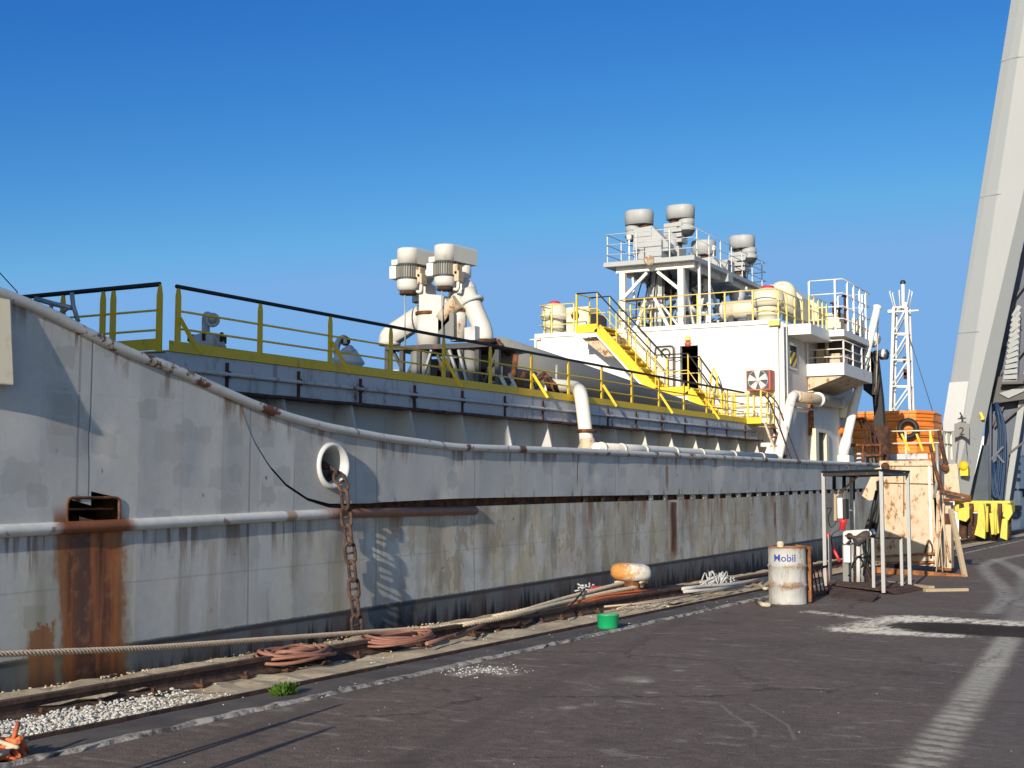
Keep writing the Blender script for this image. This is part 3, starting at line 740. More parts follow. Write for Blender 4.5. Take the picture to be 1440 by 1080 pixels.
# second vent: a leaning lid with a curled pipe
b = Y(487, 512, 20.0)
v = part('deck_vent', MB().lathe(b-Vector((0,0,.3)), [(.26,0),(.26,.3),(.3,.33),(.3,.36),(.12,.58),(0,.62)], (.12,0,1), n=14), 'coaming', ship)
part('swan_neck', MB().tube(bend([Y(476,505,20), Y(472,492,20), Y(477,478,20), Y(485,474,20), Y(486,484,20)], .1), .06, 10), 'coaming', v)
part('mouth', MB().lathe(Y(486,480,20), [(.0,-.04),(.08,-.04),(.09,.04),(0,.05)], (.5,-.8,0), 12), 'rust_dark', v)
part('lid_knob', MB().lathe(Y(491,492,19.9), [(0,-.06),(.08,-.04),(.09,.03),(0,.06)], (.4,-.7,.5), 12), 'coaming', v)

# ------------------------------------------------------------------ dredge pump unit amidships
PY = 24.0
def pp(px, py, y=PY): return Y(px, py, y)
base_o = Vector((-14.6, PY, 3.22))
pu = part('pump_platform', MB().prism([pp(541,487,23.4), pp(636,483,23.4), pp(676,481,23.4), pp(690,487,23.4), pp(640,490,23.4), pp(541,492,23.4)], (0,1.6,0)), 'dark_steel', ship)
mb = MB()
for px in (545, 566, 590, 632, 650, 672, 700):
    for y in (23.5, 25.2): mb.bar(pp(px,492,y), (pp(px,492,y).x, y, 3.2), .09)
for a, b in ((552,600),(590,545),(612,655),(660,700),(700,662)):
    mb.bar(pp(a,492,23.6), Vector((pp(b,492,23.6).x, 23.6, 3.25)), .06)
mb.box(pp(560,500).x, pp(604,500).x, 24.4, 25.0, 3.2, 4.1).box(pp(655,500).x, pp(712,500).x, 23.9, 25.2, 3.2, 4.25)
mb.box(pp(545,500).x, pp(700,500).x, 25.0, 25.1, 3.3, 4.6)
part('support_frame', mb, 'dark_steel', pu)
for a, b in ((607,580),(632,660),(645,668)):
    part('inclined_strut', MB().bar(pp(a,492,23.35), Vector((pp(b,494,23.35).x, 23.35, 3.3)), .05), 'steel', pu)
for px, r in ((603,.22),(672,.2)):
    part('suction_column', MB().lathe((pp(px,500).x, 23.7, 3.2), [(r,0),(r,1.5)], n=16), 'chute', pu)
random.seed(12)
mb = MB()
for i in range(60):                                   # pipes and rods under the platform
    x0, y0 = pp(random.uniform(545,760),520).x, random.uniform(23.6,25.4); z0 = random.uniform(3.3,4.0)
    mb.tube([(x0,y0,z0), (x0+random.uniform(-.5,.5), y0+random.uniform(-.3,.3), z0+random.uniform(.1,.6))], random.uniform(.02,.07), 6)
    part('base_pipe', mb, ('rust_dark','dark_steel','rust')[i % 3], pu); mb = MB()
for i in range(16):
    x0 = pp(548+i*10.5,500).x; part('base_valve', MB().lathe((x0, 23.5+random.uniform(0,.5), 3.25+random.uniform(0,.7)), [(0,0),(.09,.02),(.09,.12),(.04,.16),(.04,.3),(.1,.3),(.1,.33),(0,.33)], n=10), ('dark_steel','rust_dark','grey_light')[i % 3], pu)
mb = MB()
for i in range(14):
    x0, y0 = pp(random.uniform(560,750),520).x, random.uniform(23.4,24.2); z0 = random.uniform(3.3,3.9)
    mb.tube([(x0,y0,z0), (x0+random.uniform(-.3,.3), y0, z0+random.uniform(.1,.4))], random.uniform(.02,.05), 6)
part('valve_pipes', mb, 'grey_light', pu)

def motor_unit(px, top, cov_b, fin_b, bot, px_end, name='pump_motor'):
    """vertical motor under a round-ended belt cover that runs aft to the pump shaft"""
    c = pp(px, fin_b); s = (pp(px+10, top)-pp(px, top)).length/10
    z = lambda py: pp(px, py).z
    R_ = 13.2*s
    u = part(name, MB().lathe((c.x,PY,0), [(R_*.88,z(cov_b)),(R_*.88,z(fin_b))], n=28), 'fin_grey', ship)
    mb = MB()                                          # cooling ribs
    for k in range(28):
        t = 2*math.pi*k/28; d = Vector((math.cos(t), math.sin(t), 0))
        mb.bar(Vector((c.x,PY,z(fin_b)))+d*R_*.92, Vector((c.x,PY,z(cov_b)))+d*R_*.92, .016, .05, d)
    part('cooling_fin', mb, 'fin_grey', u)
    part('end_bell', MB().lathe((c.x,PY,0), [(R_*1.0,z(fin_b)+.01),(R_*1.02,z(fin_b)-.03),(R_*1.02,z(bot)+.10),(R_*.9,z(bot)+.02),(R_*.6,z(bot)),(0,z(bot))], n=28), 'pump_white', u)
    part('fan_guard', MB().lathe((c.x,PY,z(bot)-.07), [(0,0),(R_*.75,.0),(R_*.8,.03),(R_*.7,.08)], n=24), 'rust_dark', u)
    # belt cover: stadium plan
    L = .80; zt, zb_ = z(top), z(cov_b)
    dirv = Vector((.16, 1, 0)).normalized(); sd = Vector((dirv.y, -dirv.x, 0)); o = Vector((c.x, PY, 0))
    R2 = R_*1.02
    plan = [o+(sd*math.cos(t)-dirv*math.sin(t))*R2 for t in [math.pi*k/14 for k in range(15)]]
    plan = plan+[o+dirv*L-sd*R2*.95, o+dirv*L+sd*R2*.95]
    cv = MB(); n = len(plan)
    rings = [(1.0,zb_),(1.0,zt-.05),(.97,zt-.015),(.90,zt)]
    ctr = o+dirv*L*.5
    for s_, zz in rings: cv.v += [Vector((p.x, p.y, zz)) if s_ == 1 else Vector((p.x+(ctr.x-p.x)*(1-s_)*.5, p.y+(ctr.y-p.y)*(1-s_)*.5, zz)) for p in plan]
    for i in range(3):
        for k in range(n): cv.f.append((i*n+k, i*n+(k+1) % n, (i+1)*n+(k+1) % n, (i+1)*n+k)); cv.sm.append(k < 14)
    cv.f.append(tuple(range(3*n, 4*n))); cv.sm.append(False); cv.f.append(tuple(reversed(range(n)))); cv.sm.append(False)
    part('belt_cover', cv, 'pump_white', u)
    part('cover_lug', MB().box(c.x-R_*1.35, c.x-R_*.4, PY-R_*.75, PY-R_*.2, zb_-.02, zb_+.10), 'pump_white', u, .01)
    part('terminal_box', MB().box(c.x-R_*1.6, c.x-R_*.9, PY-.16, PY+.12, z(fin_b)+.03, z(fin_b)+.30), 'white_worn', u, .015)
    part('gear_housing', MB().lathe(o+dirv*.52, [(.10,zb_),(.22,zb_-.03),(.22,zb_-.25),(.15,zb_-.34),(.26,zb_-.42),(.26,zb_-.75)], n=18).bar(o+dirv*.2+Vector((0,0,zb_-.35)), o+dirv*.5+Vector((0,0,zb_-.35)), .22, .5), 'pipe_white', u)
    for sx_, zz_ in ((1.35,.02),(1.5,-.12)):
        part('junction_box', MB().box(c.x+R_*sx_-.06, c.x+R_*sx_+.05, PY-.12, PY+.1, z(fin_b)+zz_, z(fin_b)+zz_+.22), 'rust_cream', u, .012)
    part('clamp_band', MB().lathe((c.x,PY,z(fin_b)+.02), [(R_*1.0,-.02),(R_*1.05,-.02),(R_*1.05,.02),(R_*1.0,.02)], n=28).lathe((c.x,PY,zb_-.03), [(R_*.95,-.02),(R_*1.04,-.02),(R_*1.04,.02),(R_*.95,.02)], n=28), 'dark_steel', u)
    part('hose', MB().tube(bend([o+sd*R_*1.1+Vector((0,0,zb_-.15)), o+sd*R_*1.6+Vector((0,0,zb_-.3)), o+sd*R_*1.5+Vector((0,0,zb_-.62)), o+sd*R_*1.05+Vector((0,0,zb_-.6))], .12), .035, 8), 'pipe_white', u)
    part('drain_pipe', MB().tube([(c.x-.02, PY-.1, z(bot)-.05), (c.x+.0, PY-.1, pp(px, 486).z)], .018, 6), 'steel', u)
    return u
motor_unit(574, 350, 372, 394, 410, 610)
motor_unit(626, 345, 368, 390, 404, 660)
# casings and pipes below the motors
def tp(*pts): return [pp(*q) for q in pts]
cs = part('pump_casing', MB().prism(tp((588,412),(622,415),(634,432),(634,452),(616,470),(588,470)), (0,.7,0)), 'pump_white', ship, .04)
part('flange_band', MB().lathe(pp(603,441,24.2), [(.25,-.035),(.285,-.035),(.285,.03),(.25,.03)], n=20), 'rust', cs)
part('pump_pipe', MB().tube(bend([pp(548,486,24.5), pp(548,474,24.5), pp(596,442,24.5)], .2), .24, 18), 'pump_white', cs)
part('pump_pipe', MB().tube([pp(603,486,24.2), pp(603,440,24.2)], .25, 18), 'pump_white', cs)
part('pump_pipe', MB().tube([pp(645,480,24.3), pp(645,414,24.3)], .17, 18), 'pump_white', cs)
part('pump_pipe', MB().tube(bend([pp(681,482,24.4), pp(680,466,24.4), pp(662,424,24.4), pp(655,410,24.4)], .2), .20, 18), 'pump_white', cs)
part('valve_body', MB().tube(bend([pp(650,396,24.5), pp(659,404,24.5), pp(664,424,24.4)], .1), .15, 14).lathe(pp(664,424,24.4), [(.2,-.04),(.25,-.04),(.25,.03),(.2,.03)], pp(655,400)-pp(664,424), 18), 'grey_light', cs)
part('shade_plate', MB().prism(tp((616,440),(638,440),(638,474),(616,474)), (0,.1,0)), 'chute', cs)  # dark plate laid over the casing in place of shade
part('elbow', MB().tube(bend([pp(622,450,24.1), pp(632,434,24.1), pp(644,424,24.1)], .2), .16, 14), 'rust_cream', cs)
part('pipe_flange', MB().lathe(pp(645,437,24.3), [(.17,-.03),(.21,-.03),(.21,.03),(.17,.03)], n=18), 'rust', cs)
part('pipe_flange', MB().lathe(pp(681,480,24.4), [(.2,-.04),(.27,-.04),(.27,.03),(.2,.03)], n=18), 'rust_dark', cs)
part('side_box', MB().prism(tp((653,461),(668,458),(668,478),(653,478)), (0,.3,0)), 'coaming', cs)
# long tapering discharge chute running aft
a0, a1 = Y(700,505,24.6), Y(985,592,33.8)
mb = MB().tube([a0, lerp(a0,a1,.25), a1], [.47,.47,.40], 20)
ch = part('discharge_pipe', mb, 'chute', ship)
part('pipe_bracket', MB().bar(Y(700,478,24.4), Y(712,497,24.4), .06).bar(Y(712,497,24.4), Y(760,520,26), .05), 'rust_dark', ch)
mb = MB()
for i in range(26):
    p = lerp(Y(690,520,24.2), Y(775,548,27.5), i/25)+Vector((random.uniform(-.15,.15),0,0))
    mb.tube([(p.x,p.y,3.25), (p.x+random.uniform(-.1,.1),p.y+random.uniform(-.1,.1),p.z+random.uniform(-.3,.05))], random.uniform(.025,.06), 6)
mb.bar(Y(690,522,24.1), Y(775,548,27.5), .05)
part('cable_tray', mb, 'rust_dark', ch)
part('guard_pipe', MB().tube([Y(690,545,24.5), Y(740,563,26.5), Y(800,578,29)], .06, 10), 'pipe_white', ch)
# white overflow goose-neck climbing over the coaming
on = part('overflow_pipe', MB().tube(bend([Y(758,556,25.6), Y(772,541,25.9), Y(808,541,25.0)-Vector((0,0,.05)), X(817,552,-10.9), X(824,612,-10.75), X(826,630,-10.7)], .34, 8), .135, 18), 'pipe_white', ship)
part('pipe_flange', MB().lathe(X(825,606,-10.74), [(.13,-.03),(.19,-.03),(.19,.03),(.13,.03)], n=18), 'rust', on)
part('pipe_shoe', MB().lathe(X(827,634,-10.65), [(.2,-.3),(.2,-.1),(.16,.12),(.13,.24)], (-.05,0,1), n=16), 'rust_cream', on)
part('vent_riser', MB().tube([Y(782,541,25.6), Y(783,513,25.6)], .03, 8), 'steel', on)
# thin deck pipe inside the bulwark
dp = part('deck_pipe', MB().tube([X(838,629,-9.65), X(900,632,-9.65), X(1000,638,-9.65), X(1090,643,-9.65)], .085, 12), 'pipe_white', ship)
for px in (846, 874, 905, 948, 985, 1030, 1070):
    p = X(px, 630+(px-838)*.055, -9.65)
    part('pipe_clamp', MB().lathe(p, [(.09,-.03),(.115,-.03),(.115,.03),(.09,.03)], (0,1,0), 14), 'bracket', dp)
# ------------------------------------------------------------------ deckhouse
HY, HX1, HX0 = 36.0, -10.66, -18.1
HZ1 = Y(1092,450,HY).z
def hf(px, py, d=0): return Y(px, py, HY-d)
_a, _b = hf(957,487), hf(983,546)
mb = MB().box(HX0, _a.x, HY, HY+.12, 1.6, HZ1-.12).box(_b.x, HX1-.02, HY, HY+.12, 1.6, HZ1-.12).box(_a.x, _b.x, HY, HY+.12, _a.z, HZ1-.12).box(_a.x, _b.x, HY, HY+.12, 1.6, _b.z-.1)
mb.box(HX0, HX1-.02, HY+.0, 43.3, HZ1-.12, HZ1).box(HX0, HX0+.1, HY+.12, 43.3, 1.6, HZ1-.12).box(HX0+.1, HX1-.02, 43.2, 43.3, 1.6, HZ1-.12)
dh = part('deckhouse', mb, 'white', ship)
part('inner_bulkhead', MB().box(HX0+.1, HX1-.1, HY+3.0, HY+3.05, 1.6, HZ1-.13).box(_a.x-.35, _a.x-.3, HY+.13, HY+2.99, 1.6, HZ1-.13).box(_b.x+.1, _b.x+.15, HY+.13, HY+2.99, 1.6, HZ1-.13), 'black', dh)  # black inside walls put darkness into the open doorway
sw = part('side_wall', MB().box(HX1-.12, HX1, HY+.125, 43.4, 1.6, HZ1-.02), 'house_grey', dh)
# roof coaming lip and down pipes at the corner
part('roof_edge', MB().box(HX0-.03, HX1+.05, HY-.05, HY+.02, HZ1-.10, HZ1+.02), 'white', dh)
part('rain_pipe', MB().tube([(HX1+.06,HY+.12,HZ1-.05),(HX1+.06,HY+.12,2.0)], .06, 10).tube([(HX1+.05,HY+.5,HZ1-.05),(HX1+.05,HY+.5,2.0)], .05, 10), 'white_worn', dh)
part('corner_bollard', MB().box(HX1-.25,HX1+.06,HY-.12,HY-.05,HZ1-.16,HZ1-.02), 'yellow_pale', dh)
part('wall_pipe', MB().tube([hf(753,478,.06), hf(753,500,.06)], .04, 8).tube([hf(745,478,.06), hf(760,477,.06)], .03, 6), 'white_worn', dh)
# open doorway, and its door folded back beside it
a, b = hf(957,487), hf(983,546)
do = part('doorway', MB().box(a.x-.02, b.x+.02, HY+.125, HY+1.2, a.z, a.z+.02).box(a.x-.02, b.x+.02, HY+.3, HY+2.9, b.z-.14, b.z-.1), 'black', dh)  # black head and floor sheets keep the opening dark
part('door_frame', MB().box(a.x-.05, a.x, HY-.05, HY-.002, b.z-.1, a.z+.05).box(b.x, b.x+.05, HY-.05, HY-.002, b.z-.1, a.z+.05).box(a.x, b.x, HY-.05, HY-.002, a.z, a.z+.05), 'white', do)
a, b = hf(922,487), hf(951,545)
dr = part('steel_door', MB().box(a.x, b.x, HY-.10, HY-.04, b.z-.1, a.z), 'house_grey', dh, .03)
ring = bend([(a.x+.2,HY-.11,b.z-.08),(b.x-.03,HY-.11,b.z-.08),(b.x-.03,HY-.11,a.z-.03),(a.x+.03,HY-.11,a.z-.03),(a.x+.03,HY-.11,b.z-.08),(a.x+.22,HY-.11,b.z-.08)], .12)
part('door_seal', MB().tube(ring, .028, 6), 'dark_steel', dr)
cc = hf(936,497,.12)
part('hand_wheel', MB().tube([cc+Vector((.13*math.cos(t*math.pi/8),-.03,.13*math.sin(t*math.pi/8))) for t in range(-2,11)], .02, 6), 'dark_steel', dr)
for py in (505,520,535):
    p = hf(922,py,.1); part('dog_lever', MB().bar(p+Vector((-.05,0,-.06)), p+Vector((.06,0,.08)), .03), 'dark_steel', dr)
p = hf(968,481); part('door_lamp', MB().lathe(p+Vector((0,-.02,-.04)), [(0,-.1),(.09,-.08),(.11,.0),(.07,.05),(0,.06)], n=12), 'red_box', dh)
part('lamp_cap', MB().lathe(p+Vector((0,-.04,.04)), [(.08,0),(.08,.1),(0,.16)], n=12), 'yellow_pale', dh)
a, b = hf(901,465), hf(914,469); part('name_plate', MB().box(a.x, b.x, HY-.02, HY-.003, b.z, a.z), 'grey_light', dh)
# ventilation fan in a red box
a, b = hf(1049,521,.45), hf(1066,549,.45)
fb = part('fan_box', MB().box(a.x, a.x+.68, HY-.45, HY-.02, b.z, a.z), 'red_box', dh, .02)
part('fan_recess', MB().box(a.x+.03, a.x+.64, HY-.459, HY-.452, b.z+.04, a.z-.03), 'dark_steel', fb)
ctr = Vector((a.x+.34, HY-.475, (a.z+b.z)/2)); mb = MB()
mb.lathe(ctr, [(.08,-.02),(.08,.02),(0,.03)], (0,-1,0), 14)
for k in range(5):
    t = k*2*math.pi/5+.4; d = Vector((math.cos(t),0,math.sin(t))); w = Vector((-d.z,0,d.x))
    mb.prism([ctr+d*.06-w*.03, ctr+d*.25-w*.10, ctr+d*.26+w*.08, ctr+d*.06+w*.04], (0,-.02,0))
mb.tube([ctr+Vector((.275*math.cos(t*math.pi/12),0,.27*math.sin(t*math.pi/12))) for t in range(24)], .008, 6, closed=True)
part('fan_blades', mb, 'grey_light', fb)
# side wall: hazard-striped shutter, patch of shade comes from the platforms above
a, b = X(1109,485,HX1), X(1118,517,HX1)
m = Mat('hazard stripes'); st = ((m.z*3.2-m.y*2.2).fract()-.5).abs().sm(.24,.26)
M['hazard'] = m.done(m.mix(st, (.02,.02,.02), (.75,.55,.03)), .5)
wd = part('window', MB().box(HX1, HX1+.04, a.y-.12, b.y+.12, b.z-.1, a.z+.08), 'white_worn', dh, .02)
part('window_shutter', MB().box(HX1+.04, HX1+.055, a.y, b.y, b.z, a.z-.18), 'hazard', wd)
part('window_pane', MB().box(HX1+.04, HX1+.052, a.y, b.y, a.z-.175, a.z), 'glass', wd)
# exhaust pipe climbing the corner and running aft along the wall
xp = -10.35
part('exhaust_pipe', MB().tube(bend([X(1093,645,xp), X(1114,556,xp), X(1150,562,xp), X(1186,568,xp)], .25), .13, 14), 'white_worn', dh)
ep = part('exhaust_lagging', MB().tube([X(1118,557,xp), X(1150,562,xp), X(1178,567,xp)], .16, 14), 'rust_cream', dh)
part('pipe_flange', MB().lathe(X(1150,562,xp), [(.14,-.05),(.22,-.05),(.22,.05),(.14,.05)], (0,1,0), 14), 'white_worn', ep)
part('side_rail', MB().tube([X(1114,571,-10.5), X(1148,577,-10.5)], .035, 8), 'house_grey', dh)
part('wall_patch', MB().tube([X(1105,622,HX1+.03), X(1105,626,HX1+.03)], .05, 10), 'house_grey', dh)
# roof-edge platform and the two balconies on the quarter
BY = 38.7; pa = Y(1104,455,HY+.8); pz = pa.z
ov = part('roof_overhang', MB().box(HX1, -9.95, HY+.7, BY+.3, pz-.34, pz-.05), 'white', dh)
BY = 38.7
u = lambda px, py, y=BY: Y(px, py, y)
bx0, bx1 = HX1+.02, u(1187,470).x
zt, zb_ = u(1170,464).z, u(1170,473).z
bp = part('upper_platform', MB().box(bx0, bx1, BY, 42.2, zb_, zt), 'white', dh)
cg = rail(bp and dh, [(bx0+.1,BY+.05,zt),(bx1-.03,BY+.05,zt),(bx1-.03,42.1,zt),(bx0+.1,42.1,zt)], u(1180,392).z-zt, 8, 'white', (1,.72,.46,.22), .025, .018, name='cage_rail')
zt2, zb2, zc2 = u(1160,511).z, u(1160,515).z, u(1160,528).z
lp = part('balcony', MB().box(bx0, bx1-.02, BY, 42.2, zc2, zt2), 'white', dh)
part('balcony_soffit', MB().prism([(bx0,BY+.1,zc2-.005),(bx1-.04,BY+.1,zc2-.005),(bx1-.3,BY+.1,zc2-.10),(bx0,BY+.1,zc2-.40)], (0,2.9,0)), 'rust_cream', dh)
rail(dh, [(bx0+.03,BY+.04,zt2),(bx1-.05,BY+.04,zt2),(bx1-.05,42.1,zt2)], u(1180,478).z-zt2, 5, 'white_worn', (1,.62,.28), .022, .017, name='balcony_rail')
part('balcony_dark_block', MB().box(bx0, bx0+.95, BY+1.3, 42.5, zt2+.01, zb_-.01), 'dark_steel', dh)  # dark solid stands in for the shaded space behind the rail
part('balcony_clutter', MB().box(bx0+.05, bx0+.3, BY+.9, BY+1.2, zt2, zt2+.5).tube([(bx0+.4,BY+.8,zt2),(bx0+.4,BY+.8,zt2+.7)], .06, 8).box(bx0+.5, bx0+.8, BY+.7, BY+1, zt2, zt2+.35), 'rust_cream', dh)
QX = HX1+.16
part('quarter_wall', MB().box(HX1+.002, QX, BY+.15, 43.5, 1.7, zc2-.42), 'house_grey', dh)
part('rusty_edge', MB().box(HX1+.005, QX+.004, BY+.13, BY+.149, 3.4, zc2-.45), 'rust_orange', dh)
a, b = X(1147,608,QX), X(1158,648,QX)
d2 = part('side_doorway', MB().box(QX+.002, QX+.01, a.y, b.y, 1.9, a.z), 'black', dh)  # flat black sheet stands in for the dark opening
part('door_frame', MB().box(QX, QX+.10, a.y-.35, a.y-.02, 1.9, a.z+.1).box(QX, QX+.10, b.y+.02, b.y+.3, 1.9, a.z+.1).box(QX, QX+.10, a.y-.02, b.y+.02, a.z+.01, a.z+.1), 'cream', d2)
# lamp and locker on the quarter
p = u(1186,570,42); part('deck_lamp', MB().lathe((p.x,42,0), [(.22,u(1186,588,42).z),(.24,p.z+.05),(.15,p.z+.2),(.0,p.z+.25)], n=16), 'cream', dh)
part('yellow_cover', MB().lathe((u(1172,605,42).x,42,0), [(.0,u(1172,594,42).z),(.12,u(1172,598,42).z),(.36,u(1172,603,42).z),(.36,u(1172,608,42).z),(.25,u(1172,613,42).z),(0,u(1172,614,42).z)], n=16), 'orange', dh)
part('quarter_locker', MB().box(u(1160,615,42.2).x, u(1180,615,42.2).x, 41.8, 42.6, 1.9, u(1165,612,42.2).z), 'white_worn', dh, .03)
# dark funnel casing under the balcony
mb = MB(); p = u(1185,545,43.6)
mb.tube(bend([u(1176,560,43.5), u(1180,566,43.5), u(1192,556,43.5), u(1198,535,43.5)], .2), .05, 8)
mb.lathe((p.x,43.5,p.z-.6), [(.28,0),(.34,.2),(.34,.9)], n=16)
part('air_intake', mb, 'house_grey', dh)

# ---- stair on the house front: upper landing, flight, middle landing, short flight
SY0, SY1 = 34.85, 35.75
def sf(px, py, y=SY0): return Y(px, py, y)
L1 = [sf(811,458), sf(840,454)]; B1 = sf(922,546); L2 = sf(968,547); B2 = sf(1003,586)
z1 = L1[0].z; z2 = B1.z; z3 = wz(35)+.05
stc = part('staircase', MB().box(L1[0].x, L1[1].x, SY0, HY-.05, z1-.03, z1).box(B1.x, L2.x, SY0, HY-.05, z2-.03, z2), 'yellow', ship)
mb = MB()
for y in (SY0, SY1):
    mb.bar((L1[0].x,y,z1-.10), (L1[1].x,y,z1-.10), .05, .24); mb.bar((L1[1].x,y,z1-.10), (B1.x,y,z2-.10), .05, .26)
    mb.bar((B1.x,y,z2-.10), (L2.x,y,z2-.10), .05, .24); mb.bar((L2.x,y,z2-.10), (B2.x,y,z3-.05), .05, .26)
part('stringer', mb, 'yellow', stc)
mb = MB()
for a, b in (((L1[0].x,z1-.29),(L1[1].x,z1-.29)), ((L1[1].x,z1-.31),(B1.x,z2-.31)), ((B1.x,z2-.29),(L2.x,z2-.29)), ((L2.x,z2-.3),(B2.x,z3-.24))):
    mb.bar((a[0],(SY0+SY1)/2,a[1]), (b[0],(SY0+SY1)/2,b[1]), SY1-SY0, .10, (0,1,0)) if False else mb.prism([(a[0],SY0-.02,a[1]-.06),(b[0],SY0-.02,b[1]-.06),(b[0],SY0-.02,b[1]+.055),(a[0],SY0-.02,a[1]+.055)], (0,.06,0))
part('white_soffit', mb, 'white_worn', stc)
part('landing_knee', MB().prism([(L1[0].x+.05,HY-.9,z1-.34),(L1[1].x+.5,HY-.9,z1-.34),(L1[1].x+.5,HY-.9,z1-.9),(L1[0].x+.75,HY-.9,z1-.9)], (0,.85,0)), 'rust_cream', stc)
part('landing_knee', MB().prism([(B1.x+.2,HY-.9,z2-.34),(L2.x,HY-.9,z2-.34),(L2.x,HY-.9,z2-.5),(B1.x+.2,HY-.9,z2-.9)], (0,.85,0)), 'rust_cream', stc)
for (xa, za, xb, zb3, n) in ((L1[1].x, z1, B1.x, z2, 11), (L2.x, z2, B2.x, z3, 4)):
    for k in range(n):
        t = (k+.5)/n; x, z = xa+(xb-xa)*t, za+(zb3-za)*t
        part('tread', MB().box(x-.11, x+.11, SY0+.03, SY1-.03, z-.02, z+.01), 'yellow', stc)
hh = .92
def srail(y, name):
    o = part(name, MB().tube([(L1[1].x,y,z1+hh*.5),(B1.x,y,z2+hh*.5),(L2.x,y,z2+hh*.5),(B2.x,y,z3+hh*.5)], .014, 6).tube([(L1[0].x,y,z1+hh*.5),(L1[1].x,y,z1+hh*.5)], .016, 6), 'yellow_pale', stc)
    return o
for y in (SY0, SY1):
    srail(y, 'stair_rail')
    part('stair_top_rail', MB().tube([(L1[0].x,y,z1+hh),(L1[1].x,y,z1+hh),(B1.x,y,z2+hh),(L2.x,y,z2+hh),(B2.x,y,z3+hh)], .022, 6), 'black', stc)
    for x, z in [(L1[0].x,z1),(L1[1].x,z1),((L1[1].x*2+B1.x)/3,(2*z1+z2)/3),((L1[1].x+2*B1.x)/3,(z1+2*z2)/3),(B1.x,z2),(L2.x,z2),(B2.x,z3)]:
        part('stair_post', MB().bar((x,y,z-.1), (x,y,z+hh), .032, .026), 'yellow', stc)
part('landing_rail', MB().bar((L1[0].x+.02,SY0,z1+hh), (L1[0].x+.02,HY-.05,z1+hh), .035).bar((L1[0].x+.02,SY0,z1+.5), (L1[0].x+.02,HY-.05,z1+.5), .03).box(L1[0].x-.03, L1[0].x+.02, SY0, SY0+.05, z1-.2, z1+hh), 'yellow', stc)
# the walkway at the foot of the house: toe plate, rails and the corner
foot = part('cross_walkway', MB().box(-13.2,-10.75,34.6,35.9,wz(35)-.03,wz(35)).box(-13.0,-10.75,34.57,34.6,wz(35)-.02,wz(35)+.14), 'yellow', ship)
rail(foot, [(-12.6,35.9,wz(35)),(-10.8,35.9,wz(35)),(-10.75,34.6,wz(35))], .85, 6, 'yellow_pale', (1,.62,.3), .022, .015)
rail(foot, [(-12.2,34.58,wz(35)),(-11.1,34.58,wz(35))], .8, 4, 'yellow', (1,.62,.3), .022, .015)
part('hoop', MB().tube([Y(997,560,35.4), Y(1000,530,35.4), Y(1004,517,35.4), Y(1008,530,35.4), Y(1010,560,35.4)], .03, 8), 'yellow', foot)
# steep ladder from the walkway down to the side deck
la, lb = Vector((-10.66, 34.75, wz(35))), Vector((-10.12, 34.95, 1.85))
ld = part('deck_ladder', MB().bar(la+Vector((0,-.1,0)), lb+Vector((0,-.1,0)), .05, .12, (0,1,0)), 'rust_cream', ship)
part('stringer', MB().bar(la+Vector((0,.55,0)), lb+Vector((0,.55,0)), .05, .12, (0,1,0)), 'rust', ld)
for k in range(7):
    p = lerp(la, lb, (k+.5)/7); part('tread', MB().box(p.x-.1,p.x+.1,p.y-.08,p.y+.55,p.z-.015,p.z+.015), 'rust_orange', ld)
for dy in (-.1,.55):
    part('ladder_rail', MB().tube(bend([la+Vector((-.12,dy,.3)), la+Vector((-.10,dy,.8)), la+Vector((.12,dy,.6)), lb+Vector((.14,dy,.6)), lb+Vector((.14,dy,.0))], .15), .02, 6), 'rust_dark', ld)

# ---- roof: rails, mushroom vents, winch boxes, big cream tank
RZ = HZ1
def roof_rail(pts, posts, mat='yellow_pale', h=.86): return rail(dh, [(x, y, RZ+.02) for x, y in pts], h, posts, mat, (1,.64,.3), .022, .017, name='roof_rail')
xs = Y(870,440,HY).x
roof_rail([(HX0+.08,38.6),(HX0+.08,HY+.06),(Y(806,440,HY).x,HY+.06)], 6)
roof_rail([(xs,38.5),(xs,HY+.06),(HX1-.05,HY+.06),(HX1-.05,38.6)], 13)
rail(dh, [(-10.0,HY+.75,pz-.04),(-10.0,38.6,pz-.04)], .8, 5, 'yellow_pale', (1,.5), .02, .015, name='overhang_rail')
def mushroom(px, py_cap, y, r, py_base):
    c = Y(px, py_cap, y); z0 = RZ
    v = part('mushroom_vent', MB().lathe((c.x,y,0), [(r*.74,z0),(r*.74,c.z-.42),(r*.80,c.z-.42),(r*.80,c.z-.36),(r*.74,c.z-.36),(r*.74,c.z-.12)], n=24), 'cream', dh)
    part('vent_hood', MB().lathe((c.x,y,c.z), [(r*.78,-.16),(r,-.14),(r*1.02,.02),(r*1.0,.18),(r*.9,.30),(r*.55,.36),(0,.37)], n=28), 'cream', v)
    part('hood_ring', MB().lathe((c.x,y,c.z), [(r*1.03,-.06),(r*1.05,-.04),(r*1.05,.0),(r*1.02,.02)], n=28), 'white', v)
    part('hood_cap', MB().lathe((c.x,y,c.z+.36), [(r*.42,-.01),(r*.42,.05),(r*.3,.09),(0,.10)], n=18), 'red', v)
mushroom(780, 444, 37.3, .40, 470)
mushroom(1080, 424, 37.0, .45, 450)
c = Y(816,440,37.6)
wb = part('winch_box', MB().box(c.x-.35, c.x+.42, 37.3, 38.2, RZ+.2, c.z+.15), 'cream', dh, .03)
part('winch_drum', MB().lathe((c.x-.02,37.28,c.z-.12), [(0,-.02),(.13,-.02),(.13,.03),(0,.03)], (0,-1,0), 14).box(c.x-.4, c.x+.5, 37.4, 38.1, RZ, RZ+.2), 'rust_dark', wb)
part('side_guard', MB().box(c.x+.5, c.x+.54, 37.2, 38.4, RZ, RZ+.75), 'dark_steel', dh)
